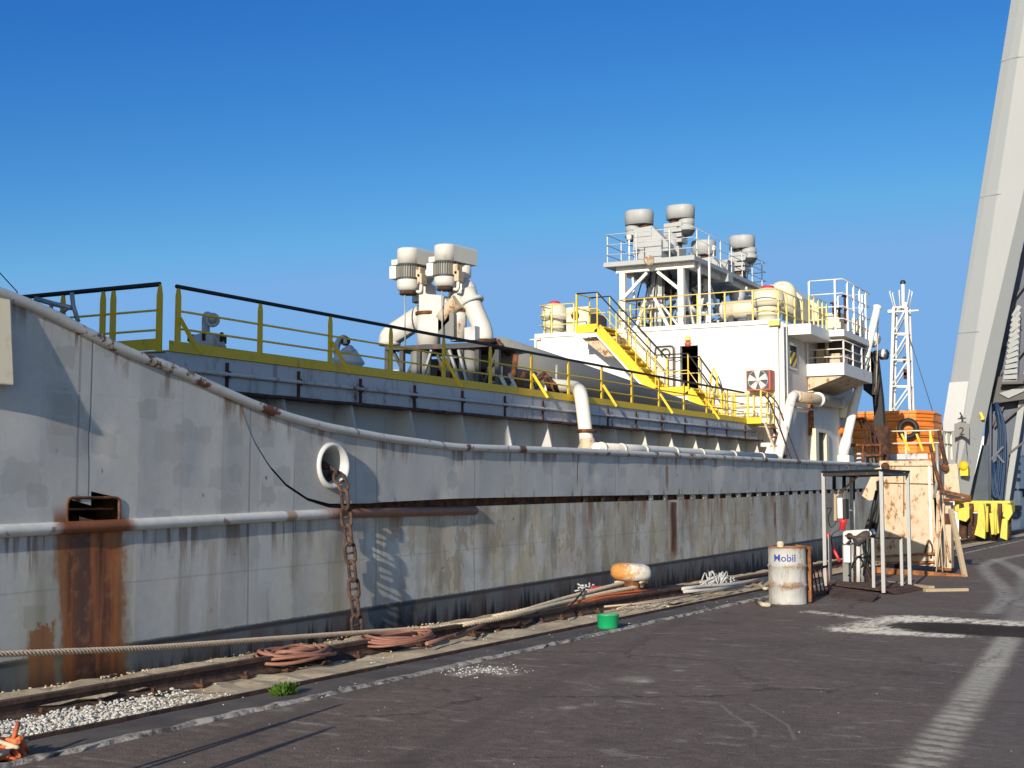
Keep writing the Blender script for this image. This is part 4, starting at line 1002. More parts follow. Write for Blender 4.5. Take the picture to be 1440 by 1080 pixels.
part('roof_pipe', MB().tube(bend([(c.x-.9,37.4,RZ+.2),(c.x-.4,37.5,RZ+.22)], .1), .08, 8), 'cream', wb)
a, b = Y(1018,424,38.2), Y(1062,447,38.2)
tk = part('roof_tank', MB().tube([(a.x,38.2,(a.z+b.z)/2),(b.x+.3,38.2,(a.z+b.z)/2)], (a.z-b.z)/2, 18), 'cream', dh)
part('tank_end', MB().lathe((a.x-.05,38.2,(a.z+b.z)/2), [(0,-.05),(.2,-.04),(.28,.02),(.28,.08)], (1,0,0), 16), 'grey_light', tk)
part('tank_saddle', MB().box(a.x+.2,a.x+.35,38.0,38.4,RZ,b.z+.1).box(b.x-.2,b.x,38.0,38.4,RZ,b.z+.1), 'dark_steel', tk)
gn = part('gooseneck_duct', MB().tube(bend([Y(1094,440,38.6), Y(1093,406,38.6), Y(1108,406,38.6), Y(1112,440,38.8)], .35, 8), .23, 14), 'cream', dh)
a, b = Y(1100,405,39.4), Y(1128,440,39.4)
part('roof_locker', MB().prism([Y(1100,404,39.4), Y(1113,404,39.4), Y(1128,418,39.4), Y(1128,450,39.4), Y(1100,450,39.4)], (0,.9,0)), 'cream', dh, .02)
part('roof_locker', MB().prism([Y(1128,424,40.6), Y(1140,421,40.6), Y(1152,430,40.6), Y(1152,452,40.6), Y(1128,452,40.6)], (0,.9,0)), 'cream', dh, .02)
part('platform_tank', MB().box(u(1160,440,40.2).x, u(1182,440,40.2).x, 40.2, 41, zt, u(1165,440,40.2).z), 'cream', dh, .03)
part('platform_hood', MB().prism([u(1196,447,41.2), u(1209,448,41.2), u(1212,469,41.2), u(1196,466,41.2)], (0,.5,0)), 'cream', dh, .02)
mb = MB()
for px, t, b in ((1172,428,442),(1180,436,446),(1188,418,455)):
    q = u(px,t,39.9); mb.tube([(q.x,39.9,u(px,b,39.9).z),(q.x,39.9,q.z)], .04, 6); mb.lathe(q, [(0,0),(.1,.02),(.1,.06),(0,.08)], n=10)
part('platform_valves', mb, 'rust_dark', dh)
part('deck_loudhailer', MB().tube(bend([u(1200,470,42.5), u(1212,478,42.5), u(1222,496,42.5), u(1212,512,42.5)], .15), .10, 8), 'dark_steel', dh)
# ---- pump tower on the roof: legs, braces, gridded platform, four motor units
TY0, TY1 = 38.5, 45.6
t = lambda px, py, y=TY0: Y(px, py, y)
TX0, TX1 = t(862,372).x, t(980,362).x
TZ = t(900,371).z
tw = part('pump_tower', MB().box(TX0-.15, TX1, TY0-.3, TY1, TZ-.06, TZ), 'motor_grey', ship)
part('platform_edge', MB().box(TX0-.15, TX1+.04, TY0-.33, TY0-.3, TZ-.07, TZ+.07).box(TX1, TX1+.04, TY0-.3, TY1, TZ-.07, TZ+.06).box(TX0-.18, TX0-.15, TY0-.33, TY1, TZ-.07, TZ+.06), 'motor_grey', tw)
part('platform_beam', MB().box(TX0+.1, TX1-.1, TY0, TY0+.15, TZ-.24, TZ-.06).box(TX1-.35, TX1-.2, TY0+.15, TY1-.1, TZ-.24, TZ-.06).box(TX0+.1, TX0+.25, TY0+.15, TY1-.1, TZ-.24, TZ-.06), 'white_worn', tw)
for y, pxs in ((TY0+.08, (875,957)), (TY0+2.4, (875,957)), (TY1-.4, (875,957))):
    for px in pxs:
        x = t(px,400).x
        part('tower_leg', MB().box(x-.09, x+.09, y-.09, y+.09, RZ, TZ-.24), 'white_worn', tw)
lx0, lx1 = t(875,400).x, t(957,400).x
zm = t(900,420).z
def brace(a, b, w=.09): part('brace', MB().bar(a, b, w), 'white_worn', tw)
for y in (TY0+.08, TY0+2.4):
    xm = t(915,380).x
    brace((xm-.15,y,TZ-.28), (lx0+.05,y,zm+.1)); brace((xm+.2,y,TZ-.28), (lx1-.05,y,zm+.2))
    brace((xm-.2,y,zm-.05), (lx0+.3,y,RZ+.05)); brace((xm+.1,y,zm), (lx1-.3,y,RZ+.05))
    part('cross_beam', MB().box(lx0+.1, lx1-.1, y-.04, y+.04, zm-.06, zm+.04), 'rust_dark', tw)
for y0, y1 in ((TY0+.1, TY0+2.4), (TY0+2.5, TY1-.4)):
    brace((lx1,y0,TZ-.3), (lx1,(y0+y1)/2,RZ+.3)); brace((lx1,y1,TZ-.3), (lx1,(y0+y1)/2,RZ+.3))
for y in (TY0+.08, TY0+2.4):
    for xa_, za_, xb_, zb__ in ((lx0,RZ+.1,lx0+.9,zm),(lx1,RZ+.1,lx1-.9,zm),(lx0+.2,TZ-.3,lx0+.25,zm),(lx0+.55,zm,lx0+.35,RZ)):
        brace((xa_,y+.3,za_), (xb_,y+.3,zb__), .06)
for k_ in range(5):
    part('cable_run', MB().tube(bend([(lx0+.3+k_*.28,TY0+.4,RZ+.02),(lx0+.25+k_*.3,TY0+.5,zm),(lx0+.4+k_*.2,TY0+.9,TZ-.1)], .4), .025, 6), 'black', tw)
part('ladder', MB().bar((lx1+.5,TY0+.3,RZ),(lx1+.5,TY0+.3,TZ),.07).bar((lx1+.72,TY0+.6,RZ),(lx1+.72,TY0+.6,TZ),.06), 'white_worn', tw)
# columns and dark machinery inside the tower
for px, r in ((907,.24),(943,.22)):
    x = t(px,420).x
    o = part('pump_column', MB().lathe((x,TY0+1.1,RZ), [(r,0),(r,.6),(r*1.25,.6),(r*1.25,.7),(r,.7),(r,1.35),(r*1.2,1.4),(r*1.2,1.5),(r*.85,1.5),(r*.85,TZ-RZ-.06)], n=18), 'grey_light', tw)
part('silencer', MB().tube([t(925,412,41), t(942,404,41)], .35, 16), 'black_blue', tw)
random.seed(5); mb = MB()
for i in range(70):
    p = Vector((random.uniform(lx0+.1,lx1+.1), random.uniform(TY0+.9,TY1-.6), random.uniform(RZ+.1,TZ-.4)))
    mb.tube([p, p+Vector((random.uniform(-.6,.6),random.uniform(-.9,.9),random.uniform(-.3,.3)))], random.uniform(.03,.09), 6)
    part('tower_pipe', mb, 'dark_steel' if i % 3 else 'grey_light', tw); mb = MB()
for i in range(8):
    x, y = random.uniform(lx0+.4,lx1-.2), random.uniform(TY0+1.5,TY1-1)
    mb.tube([(x,y,RZ),(x,y,TZ-.1)], .04, 6)
part('tower_pipework', mb, 'dark_steel', tw)
mb = MB(); random.seed(8)
for i in range(30):
    p = Vector((random.uniform(lx1-.2,lx1+.5), random.uniform(TY0+.8,TY1-.6), random.uniform(RZ+.1,TZ-.4)))
    mb.tube([p, p+Vector((random.uniform(-.4,.4),random.uniform(-.6,.6),random.uniform(-.2,.2)))], random.uniform(.03,.07), 6)
    part('valve_pipe', mb, 'grey_light', tw); mb = MB()
part('valve_drum', MB().lathe(t(1032,418,43), [(0,0),(.2,0),(.2,.4),(0,.4)], (1,-.6,0), 14), 'grey_light', tw)
mb = MB().box(lx1+.1, lx1+1.3, TY0+2.5, TY1-1, RZ+.05, RZ+.75)
part('winch_machinery', mb, 'dark_steel', tw)
rail(tw, [(TX0-.1,TY0+2,TZ),(TX0-.1,TY0-.27,TZ),(TX1-.02,TY0-.27,TZ),(TX1-.02,TY1-.05,TZ),(TX0-.1,TY1-.05,TZ)], .95, 15, 'grey_light', (1,.66,.33), .018, .013, name='platform_rail')
for px, y in ((887,TY0),(1005,41.5)):
    p = t(px,400,y); x = min(p.x, TX1-.1)
    part('lamp_post', MB().tube([(x,y-.1,TZ),(x,y-.1,TZ+.75)], .03, 8).lathe((x,y-.1,TZ+.75), [(0,0),(.08,.02),(.09,.16),(0,.2)], n=12), 'white', tw)
p = t(912,366,TY0-.4); part('floodlight', MB().lathe(p, [(0,-.15),(.11,-.1),(.16,.08),(.13,.1),(0,.06)], (.7,-.5,-.2), 16), 'rust_cream', tw)
ae = part('after_ledge', MB().box(TX1, TX1+1.1, TY1-.6, TY1+.4, TZ-.35, TZ-.2), 'white_worn', tw)
part('ledge_box', MB().box(TX1+.1, TX1+.8, TY1-.4, TY1+.2, TZ-.2, TZ+.12), 'white_worn', ae)
part('ledge_knee', MB().bar((TX1+.3,TY1-.5,TZ-.35), (TX1+.3,TY1-.5,RZ), .10).bar((TX1+1.0,TY1-.5,TZ-.36), (TX1+.3,TY1-.5,TZ-.8), .08), 'white_worn', ae)

def small_unit(pxc, top, bot, pxm, mtop, mbot, y, pxs, stem_px):
    """grey stadium-shaped belt cover carried broadside, motor hanging at one end, pump shaft at the other"""
    a, b = Y(pxc[0], top, y), Y(pxc[1], bot, y); R_ = .36; zt, zb_ = a.z, b.z
    xa, xb = a.x+R_, b.x-R_
    n = 12; plan = [(xb+R_*math.sin(k*math.pi/n), y-R_*math.cos(k*math.pi/n)) for k in range(n+1)]+[(xa-R_*math.sin(k*math.pi/n), y+R_*math.cos(k*math.pi/n)) for k in range(n+1)]
    mb = MB(); N2 = len(plan); xm = (xa+xb)/2
    for s_, zz in ((1,zb_),(1.02,zt-.12),(1.0,zt-.03),(.95,zt)): mb.v += [Vector((xm+(p[0]-xm)*s_, y+(p[1]-y)*s_, zz)) for p in plan]
    for i in range(3):
        for k in range(N2): mb.f.append((i*N2+k,i*N2+(k+1)%N2,(i+1)*N2+(k+1)%N2,(i+1)*N2+k)); mb.sm.append(True)
    mb.f.append(tuple(range(3*N2,4*N2))); mb.sm.append(False); mb.f.append(tuple(reversed(range(N2)))); mb.sm.append(False)
    o = part('belt_cover', mb, 'motor_grey', tw)
    mx = Y(pxm, mtop, y).x; z0, z1 = Y(pxm, mtop, y).z, Y(pxm, mbot, y).z
    part('motor', MB().lathe((mx,y,0), [(.2,zb_),(.26,z0),(.26,z0-(z0-z1)*.42),(.22,z0-(z0-z1)*.46),(.28,z0-(z0-z1)*.52),(.28,z1+.1),(.2,z1),(0,z1-.01)], n=20), 'motor_grey', o)
    part('motor_cap', MB().lathe((mx,y,z1-.02), [(0,-.05),(.19,-.03),(.26,.08),(.285,.12)], n=18), 'dark_steel', o)
    sx = Y(pxs, bot, y).x; px_ = Y(stem_px, 350, y).x
    mb = MB(); d = 1 if sx > mx else -1
    for k in range(4): mb.box(sx-.3, sx+.3, y-.28, y+.28, zb_-.26-k*.17, zb_-.14-k*.17)
    mb.prism([(sx-.3,y-.25,zb_-.15),(sx+.3,y-.25,zb_-.1),(sx+.3+d*.55,y-.25,zb_-.7),(sx+.3+d*.55,y-.25,zb_-.95),(sx-.35,y-.25,zb_-.95)], (0,.5,0))
    part('gearbox', mb, 'motor_grey', o)
    part('gear_shadow', MB().lathe((sx,y,zb_-.12), [(.2,-.9),(.2,.12)], n=14), 'rust_dark', o)  # dark core put in as shade between the gearbox slabs
    part('support_housing', MB().box(px_-.5, px_+.35, y-.3, y+.4, TZ, zb_-.9), 'motor_grey', o, .03)
    return o
small_unit((880,918), 299, 315, 891, 319, 337, 39.6, 908, 922)
small_unit((938,976), 292, 307, 965, 308, 329, 40.6, 950, 945)
small_unit((973,1006), 341, 358, 980, 356, 374, 41.5, 992, 995)
small_unit((1026,1061), 334, 349, 1053, 349, 368, 43.8, 1040, 1032)
part('pump_duct', MB().tube([t(945,360,40.4), t(945,330,40.4)], .2, 14), 'motor_grey', tw)
part('control_cabinet', MB().box(t(905,345,39.2).x, t(930,345,39.2).x, 39.2, 39.9, TZ, t(905,337,39.2).z), 'motor_grey', tw, .02)
part('control_cabinet', MB().box(t(1004,390,42).x, t(1024,390,42).x, 42, 42.7, TZ, TZ+.55), 'motor_grey', tw, .02)

# ------------------------------------------------------------------ stern: poop, rails, davit, deck crane
pz0 = Y(1260,640,48).z
part('poop_deck', MB().box(-18.4, -9.55, 47.0, 55.5, 1.7, pz0-.15), 'house_grey', ship)
# pale davit boom leaning over the rail
d0, d1 = Y(1184,645,41.8), Y(1233,435,42.0)
dv = part('davit_boom', MB().tube([d0, lerp(d0,d1,.12), lerp(d0,d1,.14), d1], [.17,.17,.14,.11], 14), 'white', ship)
part('boom_head', MB().lathe(d1, [(.11,0),(.13,.02),(.13,.12),(0,.16)], d1-d0, 14), 'white', dv)
part('davit_foot', MB().box(d0.x-.3, d0.x+.3, 41.5, 42.1, 1.9, d0.z+.1), 'grey_light', dv)
# dark folded knuckle-boom crane
KY = 44.0; k = lambda px, py, y=KY: Y(px, py, y)
kc = part('knuckle_crane', MB().prism([k(1222,497), k(1232,492), k(1240,560), k(1243,605), k(1243,650), k(1231,650), k(1229,585)], (0,.35,0)), 'black', ship)
part('outer_boom', MB().prism([k(1216,500), k(1226,494), k(1231,545), k(1229,560), k(1214,548), k(1214,520)], (0,.25,0)).prism([k(1214,546), k(1230,560), k(1226,557)], (0,.25,0)), 'black_blue', kc)
part('boom_cylinder', MB().tube([k(1228,555,43.9), k(1233,500,43.9)], .06, 10), 'rust_cream', kc)
part('knuckle', MB().lathe(k(1228,478,43.9), [(0,-.2),(.22,-.18),(.22,.18),(0,.2)], (.4,-1,.1), 14), 'white_worn', kc)
part('boom_tip', MB().tube([k(1230,498), k(1240,500), k(1249,494)], .09, 8).lathe(k(1243,499,43.8), [(0,-.1),(.16,-.1),(.16,.1),(0,.1)], (1,-.3,0), 12), 'dark_steel', kc)
part('tip_lamp', MB().lathe(k(1240,497,43.7), [(0,-.1),(.13,-.05),(.13,.1),(0,.12)], (1,-.5,0), 12), 'white', kc)
part('crane_base', MB().lathe((k(1237,640).x,KY+.2,1.7), [(.3,0),(.3,k(1237,600).z-1.7),(.24,k(1237,598).z-1.7)], n=16), 'rust_dark', kc)
part('tension_wire', MB().tube([k(1235,445,42.2), k(1233,520,43), k(1231,570,43.6)], .02, 5), 'rust_cream', kc)
# stern rails, rusty with stays
rr = part('quarter_rail', MB().tube([Y(1168,626,42.6), Y(1242,626,43)], .05, 8).tube([Y(1168,642,42.6), Y(1242,640,43)], .04, 8), 'rust', ship)
for px in (1172, 1192, 1214, 1238): part('post', MB().bar(Y(px,624,42.8), Y(px,652,42.8), .06), 'rust', rr)
mb = MB()
for px in (1208,1213,1218,1224): mb.tube([Y(px,590,43.2), Y(px+6,608,43), Y(px+10,640,43)], .02, 5)
mb.tube([Y(1200,592,43.2), Y(1212,588,43.2), Y(1226,600,43.2)], .03, 6)
part('net_rack', mb, 'rust_dark', rr)
part('winch', MB().box(Y(1190,640,43.4).x, Y(1213,640,43.4).x, 43.2, 44, 1.9, Y(1200,637,43.4).z), 'grey_light', ship, .04)
part('winch', MB().box(Y(1214,640,44).x, Y(1232,640,44).x, 43.9, 44.6, 1.9, Y(1220,636,44).z), 'dark_steel', ship, .04)
sr = rail(ship, [(Y(1240,640,46.8).x,46.8,pz0-.15),(Y(1320,640,46.8).x,46.8,pz0-.15),(Y(1322,640,46.8).x,49,pz0-.15)], Y(1280,606,46.8).z-pz0+.15, 6, 'cream', (1,.55), .03, .028, name='poop_rail')
for a, b in ((1268,1279),(1289,1298),(1308,1314)):
    part('stay', MB().bar(Y(a,610,46.7), Y(b,634,46.7), .07), 'yellow', sr)
part('toe_board', MB().box(Y(1244,640,46.7).x, Y(1305,640,46.7).x, 46.66, 46.7, Y(1280,646,46.7).z, Y(1280,638,46.7).z), 'coaming', sr)
# water-side: dark shapes on the hull above the rail are the ship's own scuppers

# the orange container standing on the poop, with a tyre hung on its face
OY = 49.5; o_ = lambda px, py, y=OY: Y(px, py, y)
x0, x1 = o_(1194,600).x, o_(1288,600).x; zt, zb_ = o_(1250,578).z, pz0-.15
m = Mat('orange corrugated'); n2 = m.noise(6, 5, .6); n1 = m.noise(1.5, 5, .65)
rib = ((m.z*3.4).fract()-.5).abs()
M['orange_c'] = m.done(m.mix(n1.sm(.6,.72)*.5, m.scale((.80,.24,.035), n2*.7+.6), (.25,.07,.02)), .6, 0, rib.sm(.1,.3), .9, .06)
oc = thing('orange_container', 'orange ribbed steel container with chamfered corner on the stern deck', 'container', ((x0+x1)/2, OY+1.2, zb_))
mb = MB().prism([(x0,OY,zb_),(x1,OY,zb_),(x1+.45,OY+.9,zb_),(x1+.45,OY+2.6,zb_),(x0,OY+2.6,zb_)], (0,0,zt-zb_))
part('container_shell', mb, 'orange_c', oc, .03)
mb = MB()
for z in (zb_+.06, zt-.05): mb.box(x0-.03, x1+.03, OY-.05, OY-.005, z-.05, z+.05); mb.bar((x1+.02,OY-.02,z),(x1+.47,OY+.88,z),.07,.1)
part('edge_frame', mb, 'orange', oc)
mb = MB()
for i in range(5): z = zb_+.3+i*(zt-zb_-.5)/4; mb.box(x0, x1, OY-.035, OY-.003, z-.035, z+.035); mb.bar((x1+.01,OY-.015,z),(x1+.45,OY+.87,z),.05,.07)
part('rib', mb, 'orange', oc)
tc = o_(1277,603,OY-.25)
def torus(c, axis, R_, r, n=28):
    d = Vector(axis).normalized(); u_ = d.orthogonal().normalized(); w = d.cross(u_)
    return MB().tube([Vector(c)+(u_*math.cos(2*math.pi*k/n)+w*math.sin(2*math.pi*k/n))*R_ for k in range(n)], r, 12, closed=True)
ty = thing('tyre_fender', 'black tyre hung on the face of the orange container', 'tyre', tc)
part('tyre', torus(tc, (0,1,0), .29, .10), 'black', ty)
part('hanging_rope', MB().tube([tc+Vector((0,0,.3)), (tc.x,OY-.06,zt+.03), (tc.x,OY+.1,zt+.05)], .015, 6), 'rope', ty)
# ------------------------------------------------------------------ the white vessel moored astern, with its lattice mast
wv = thing('white_vessel', 'white motor vessel with lattice mast moored far behind the crane', 'ship', (-13, 86, -1.7))
part('hull_plating', MB().prism([(-19.6,74,-2),(-9.4,74,-2),(-9.3,74,1.9),(-19.7,74,1.9)], (0,34,0)), 'white', wv, .1)
vz = lambda px, py, y=75.0: Y(px, py, y)
cab = part('cabin', MB().box(-19, -9.45, 74.8, 101, 1.9, vz(1430,640).z), 'white', wv, .08)
for px in (1421, 1433, 1445, 1457):
    a, b = vz(px,687,74.8), vz(px+9,699,74.8)
    part('window', MB().box(a.x, b.x, 74.76, 74.79, b.z, a.z), 'glass', cab)
part('upper_cabin', MB().box(-18, -9.3, 77, 95, vz(1430,640).z, vz(1430,610).z), 'white', wv, .08)
mb = MB()
for i, py in enumerate((640,650,661,672)): mb.box(vz(1431,py).x, vz(1436,py).x, 74.7, 74.79, vz(1430,py+5).z, vz(1430,py).z)
part('hull_marks', mb, 'crane_shade_dark', wv)
part('rubbing_strake', MB().box(-19.7,-9.25,73.85,74,.9,1.15), 'dark_steel', wv)
mb = MB()
mb.lathe(vz(1428,722,73.9), [(0,-.05),(.3,-.05),(.3,.05),(.22,.05)], (0,-1,0), 18)
part('fender_gear', mb, 'crane_shade_dark', wv)
# lattice mast
ma = lambda px, py: Y(px, py, 76.0)
zb0 = ma(1266,655).z
mast = None
Cl, Cr = (1252,1254.5), (1280,1274.5)       # leg pixel columns at the foot (py 578) and the head (py 432)
def leg(px0, px1, dy):
    a, b = ma(px0,578), ma(px1,432); d = (a-b)/(a.z-b.z); f = a-d*(a.z-zb0)
    return [f+Vector((0,dy,0)), b+Vector((0,dy*.75,0))]
legs = [leg(1252,1256.5,0), leg(1279.5,1274.5,0), leg(1252,1256.5,1.0), leg(1279.5,1274.5,1.0)]
mb = MB()
for a, b in legs: mb.tube([a,b], .09, 8)
lm = part('lattice_mast', mb, 'white', wv)
mb = MB(); LV = 6
for i in range(LV+1):
    t_ = i/LV; p = [lerp(a,b,t_) for a,b in legs]
    for q, r_ in ((0,1),(1,3),(3,2),(2,0)): mb.tube([p[q],p[r_]], .05, 6)
    if i < LV:
        p2 = [lerp(a,b,(i+1)/LV) for a,b in legs]
        for q, r_ in ((0,1),(1,3),(2,3),(2,0)): mb.tube([p[q],p2[r_]], .045, 6)
part('mast_bracing', mb, 'white', lm)
mb = MB(); top = [b for a,b in legs]; c_ = (top[0]+top[1]+top[2]+top[3])/4
for dx, dy in ((-1,-.6),(1,-.6),(1,.6),(-1,.6),(0,-.8)):
    mb.tube([c_+Vector((dx*.32,dy*.4,-.1)), c_+Vector((dx*.55,dy*.6,.9)), c_+Vector((dx*.5,dy*.6,.95))], .035, 5)
mb.tube([ma(1252,438)+Vector((-.1,.2,0)), ma(1291,436)+Vector((0,.2,0))], .06, 6)
mb.box(ma(1249,440).x, ma(1255,440).x, 75.9, 76.3, ma(1250,440).z, ma(1250,436).z)
part('crows_nest', mb, 'white', lm)
part('mast_pole', MB().tube([c_+Vector((.1,0,-.2)), c_+Vector((.12,0,1.35))], .10, 8).tube([c_+Vector((.3,0,-3)), c_+Vector((.25,0,.3))], .12, 8), 'white', lm)
part('mast_lamp', MB().lathe(c_+Vector((.12,0,1.35)), [(.14,0),(.16,.1),(.1,.2),(0,.22)], n=10), 'black_blue', lm)
mb = MB(); random.seed(4)
for i in range(9):
    p = lerp(legs[1][0], legs[1][1], random.uniform(.05,.7)); part('mast_box', MB().box(p.x-.3, p.x-.05, p.y+.1, p.y+.3, p.z, p.z+.35), 'rust_dark', lm)
part('guy_wire', MB().tube([ma(1276,465), ma(1312,580)], .02, 5), 'dark_steel', lm)

# ------------------------------------------------------------------ quay crane: leaning leg, inner frame with painted shade, bogie
kz = lambda px, py, y: Y(px, py, y)
cr = thing('quay_crane', 'huge pale grey quay crane leg leaning over on yellow wheel bogies', 'crane', (-8.0, 54, 0))
yL, yC, yR, yB = 52.85, 52.6, 53.2, 54.8
lo = [kz(1310,700,yL), kz(1338,700,yC), kz(1363,703,yR)]; hi = [kz(1431,-60,yL), kz(1453,-60,yC), kz(1524,-60,yR)]
for p in hi: pass
def ext(a, b, z): t_ = (z-a.z)/(b.z-a.z); return a+(b-a)*t_
z0, z1 = 1.5, 30.0
lo2 = [ext(a,b,z0) for a,b in zip(lo,hi)]; hi2 = [ext(a,b,z1) for a,b in zip(lo,hi)]
lo2.append((lo2[0]+lo2[2])/2+Vector((0,1.6,0))); hi2.append((hi2[0]+hi2[2])/2+Vector((0,1.8,0)))
part('leg', MB().add(lo2+hi2, [(0,1,5,4),(1,2,6,5),(2,3,7,6),(3,0,4,7),(3,2,1,0),(4,5,6,7)]), 'crane', cr, .02)
# weld seams round the leg and the pale patch at its foot
for py in (560,):
    a, b = kz(1334,575,yL-.01), kz(1355.5,576,yC-.02)
    part('leg_plate', MB().plate([lerp(lo2[0],hi2[0],.09)+Vector((-.01,-.02,0)), lerp(lo2[1],hi2[1],.09)+Vector((-.01,-.02,0)), lerp(lo2[1],hi2[1],.155)+Vector((-.01,-.02,0)), lerp(lo2[0],hi2[0],.155)+Vector((-.01,-.02,0))], .012), 'grey_light', cr)
part('inner_leg', MB().add([kz(1376,712,55.2),kz(1416,712,55.2),kz(1438,575,55.2),kz(1560,60,55.2),kz(1500,60,55.2),kz(1386,590,55.2)]+[p+Vector((0,1.5,0)) for p in (kz(1376,712,55.2),kz(1416,712,55.2),kz(1438,575,55.2),kz(1560,60,55.2),kz(1500,60,55.2),kz(1386,590,55.2))], [(0,1,2,3,4,5),(11,10,9,8,7,6)]+[(i,(i+1)%6,6+(i+1)%6,6+i) for i in range(6)]), 'crane_shade_dark', cr)
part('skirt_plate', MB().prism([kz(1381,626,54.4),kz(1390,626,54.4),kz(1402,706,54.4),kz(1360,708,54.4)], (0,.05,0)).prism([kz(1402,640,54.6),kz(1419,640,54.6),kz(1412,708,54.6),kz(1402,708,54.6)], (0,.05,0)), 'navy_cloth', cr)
part('landward_leg', MB().prism([kz(1411,706,54.9),kz(1419,706,54.9),kz(1440,575,54.9),kz(1468,400,54.9),kz(1461,400,54.9),kz(1431,575,54.9)], (0,.2,0)), 'crane', cr)
part('shade_panel', MB().prism([kz(1394,568,54.4),kz(1402,530,54.4),kz(1450,525,54.4),kz(1450,560,54.4),kz(1408,566,54.4)], (0,.12,0)), 'dark_steel', cr)  # dark sheet put in for the deep shade beside the leg
part('gusset', MB().prism([kz(1405,553,54.3),kz(1440,542,54.3),kz(1440,550,54.3),kz(1418,560,54.3)], (0,.06,0)), 'crane', cr)
st = part('access_ladder', MB().bar(kz(1410,538,54.2),kz(1425,445,54.2),.08).bar(kz(1430,538,54.2),kz(1434,430,54.2),.08), 'crane_shade_dark', cr)
for i in range(14):
    t_ = i/13; part('rung', MB().bar(lerp(kz(1410,538,54.15),kz(1425,445,54.15),t_), lerp(kz(1430,538,54.15),kz(1434,430,54.15),t_), .05,.16), 'crane', st)
part('ladder_platform', MB().box(kz(1408,540,54).x, kz(1440,540,54).x, 53.8, 54.8, kz(1408,541,54).z, kz(1408,537,54).z), 'dark_steel', cr)
mb = MB(); random.seed(9)
for i in range(9):
    o = random.uniform(-5,5); y = 54.05+random.uniform(0,.25)
    mb.tube(bend([kz(1401+o*.3,566,y), kz(1410+o,600,y), kz(1409+o*1.2,650,y), kz(1404+o*1.1,705+o*.8,y), kz(1398+o,690,y), kz(1395+o*.6,650,y)], .5), .045, 6)
part('hose_bundle', mb, 'hose_blue', cr)
part('cross_brace', MB().bar(kz(1394,646,53.95),kz(1411,628,53.95),.08).bar(kz(1398,634,53.98),kz(1412,651,53.98),.08), 'crane_shade_dark', cr)
part('lower_pipe', MB().tube([kz(1393,566,53.9),kz(1392,706,53.9)], .05, 8), 'crane_shade_dark', cr)
# plate joints, bolt rows and scuffs on the leg
for f_ in (.22,.40,.58,.76):
    mb = MB(); q0, q1, q2 = [lerp(lo2[i],hi2[i],f_) for i in (0,1,2)]
    mb.bar(q0+Vector((0,-.006,0)), q1+Vector((0,-.006,0)), .03, .03).bar(q1+Vector((0,-.006,0)), q2+Vector((0,-.006,0)), .03, .03)
    part('weld_seam', mb, 'crane_seam', cr)
for f_ in (.05,.08,.11):
    mb = MB(); q1, q2 = [lerp(lo2[i],hi2[i],f_) for i in (1,2)]
    mb.lathe(lerp(q1,q2,.6)+Vector((0,-.02,0)), [(0,-.03),(.06,-.03),(.06,.02)], (0,-1,0), 10)
    part('bolt_head', mb, 'crane_seam', cr)
mb = MB(); random.seed(61)
for i in range(10):
    x_, z_ = -8.0+i*.08, random.uniform(2,9); mb.bar((x_,54.9,z_), (x_+random.uniform(.5,1.6),54.9,z_+random.uniform(.6,2.2)), .08)
part('inner_bracing', mb, 'dark_steel', cr)
# hanging plate with its number and the little climbing bracket over it
sy = 52.2
pl = part('number_plate', MB().prism([kz(1342,596,sy),kz(1352.5,593,sy),kz(1363,596,sy),kz(1363,618,sy),kz(1352.5,612,sy),kz(1342,616,sy)], (0,.04,0)), 'chute', cr)
part('plate_hook', MB().bar(kz(1353,594,sy),kz(1353,585,sy),.05).bar(kz(1347,589,sy),kz(1358,588,sy),.05).bar(kz(1350,580,sy),kz(1353,586,sy),.05), 'black', pl)
part('tether', MB().tube([kz(1348,614,sy),kz(1344,650,sy)], .012, 5).tube([kz(1358,614,sy),kz(1360,640,sy)], .012, 5), 'dark_steel', pl)
part('rail_hook', MB().bar(kz(1379,580,52.9),kz(1383,590,52.9),.09).bar(kz(1380,590,52.9),kz(1384,586,52.9),.06), 'yellow', cr)
part('lamp_unit', MB().box(kz(1350,655,52.4).x, kz(1361,655,52.4).x, 52.4, 52.8, kz(1355,669,52.4).z, kz(1355,656,52.4).z).lathe(kz(1355,655,52.4), [(.0,-.1),(.17,-.05),(.17,.06),(0,.1)], (0,-1,0.2), 12), 'yellow', cr)
# bogie
by_ = 52.3; bz = lambda px, py, y=by_: Y(px, py, y)
bg_ = part('bogie_frame', MB().box(bz(1346,706,54).x, bz(1424,706,54).x, 53.4, 54.6, bz(1380,720,54).z, bz(1380,704,54).z), 'bogie_yellow', cr, .03)
for pts in ([(1346,716),(1363,712),(1363,728),(1358,734),(1346,730)], [(1376,708),(1383,708),(1386,735),(1385,758),(1370,752),(1374,736)], [(1391,722),(1402,718),(1405,750),(1394,752)], [(1412,708),(1422,710),(1424,722),(1418,732),(1410,726)], [(1409,730),(1417,728),(1416,760),(1406,756)]):
    part('bogie_plate', MB().prism([bz(*q) for q in pts], (0,.25,0)), 'bogie_yellow', bg_, .015)
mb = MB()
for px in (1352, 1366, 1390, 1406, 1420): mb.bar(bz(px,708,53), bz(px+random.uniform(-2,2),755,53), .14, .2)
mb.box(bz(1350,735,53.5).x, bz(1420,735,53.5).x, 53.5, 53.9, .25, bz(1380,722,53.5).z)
part('bogie_shadow_frame', mb, 'rust_dark', bg_)  # dark bars and backing stand in for shadow between the plates
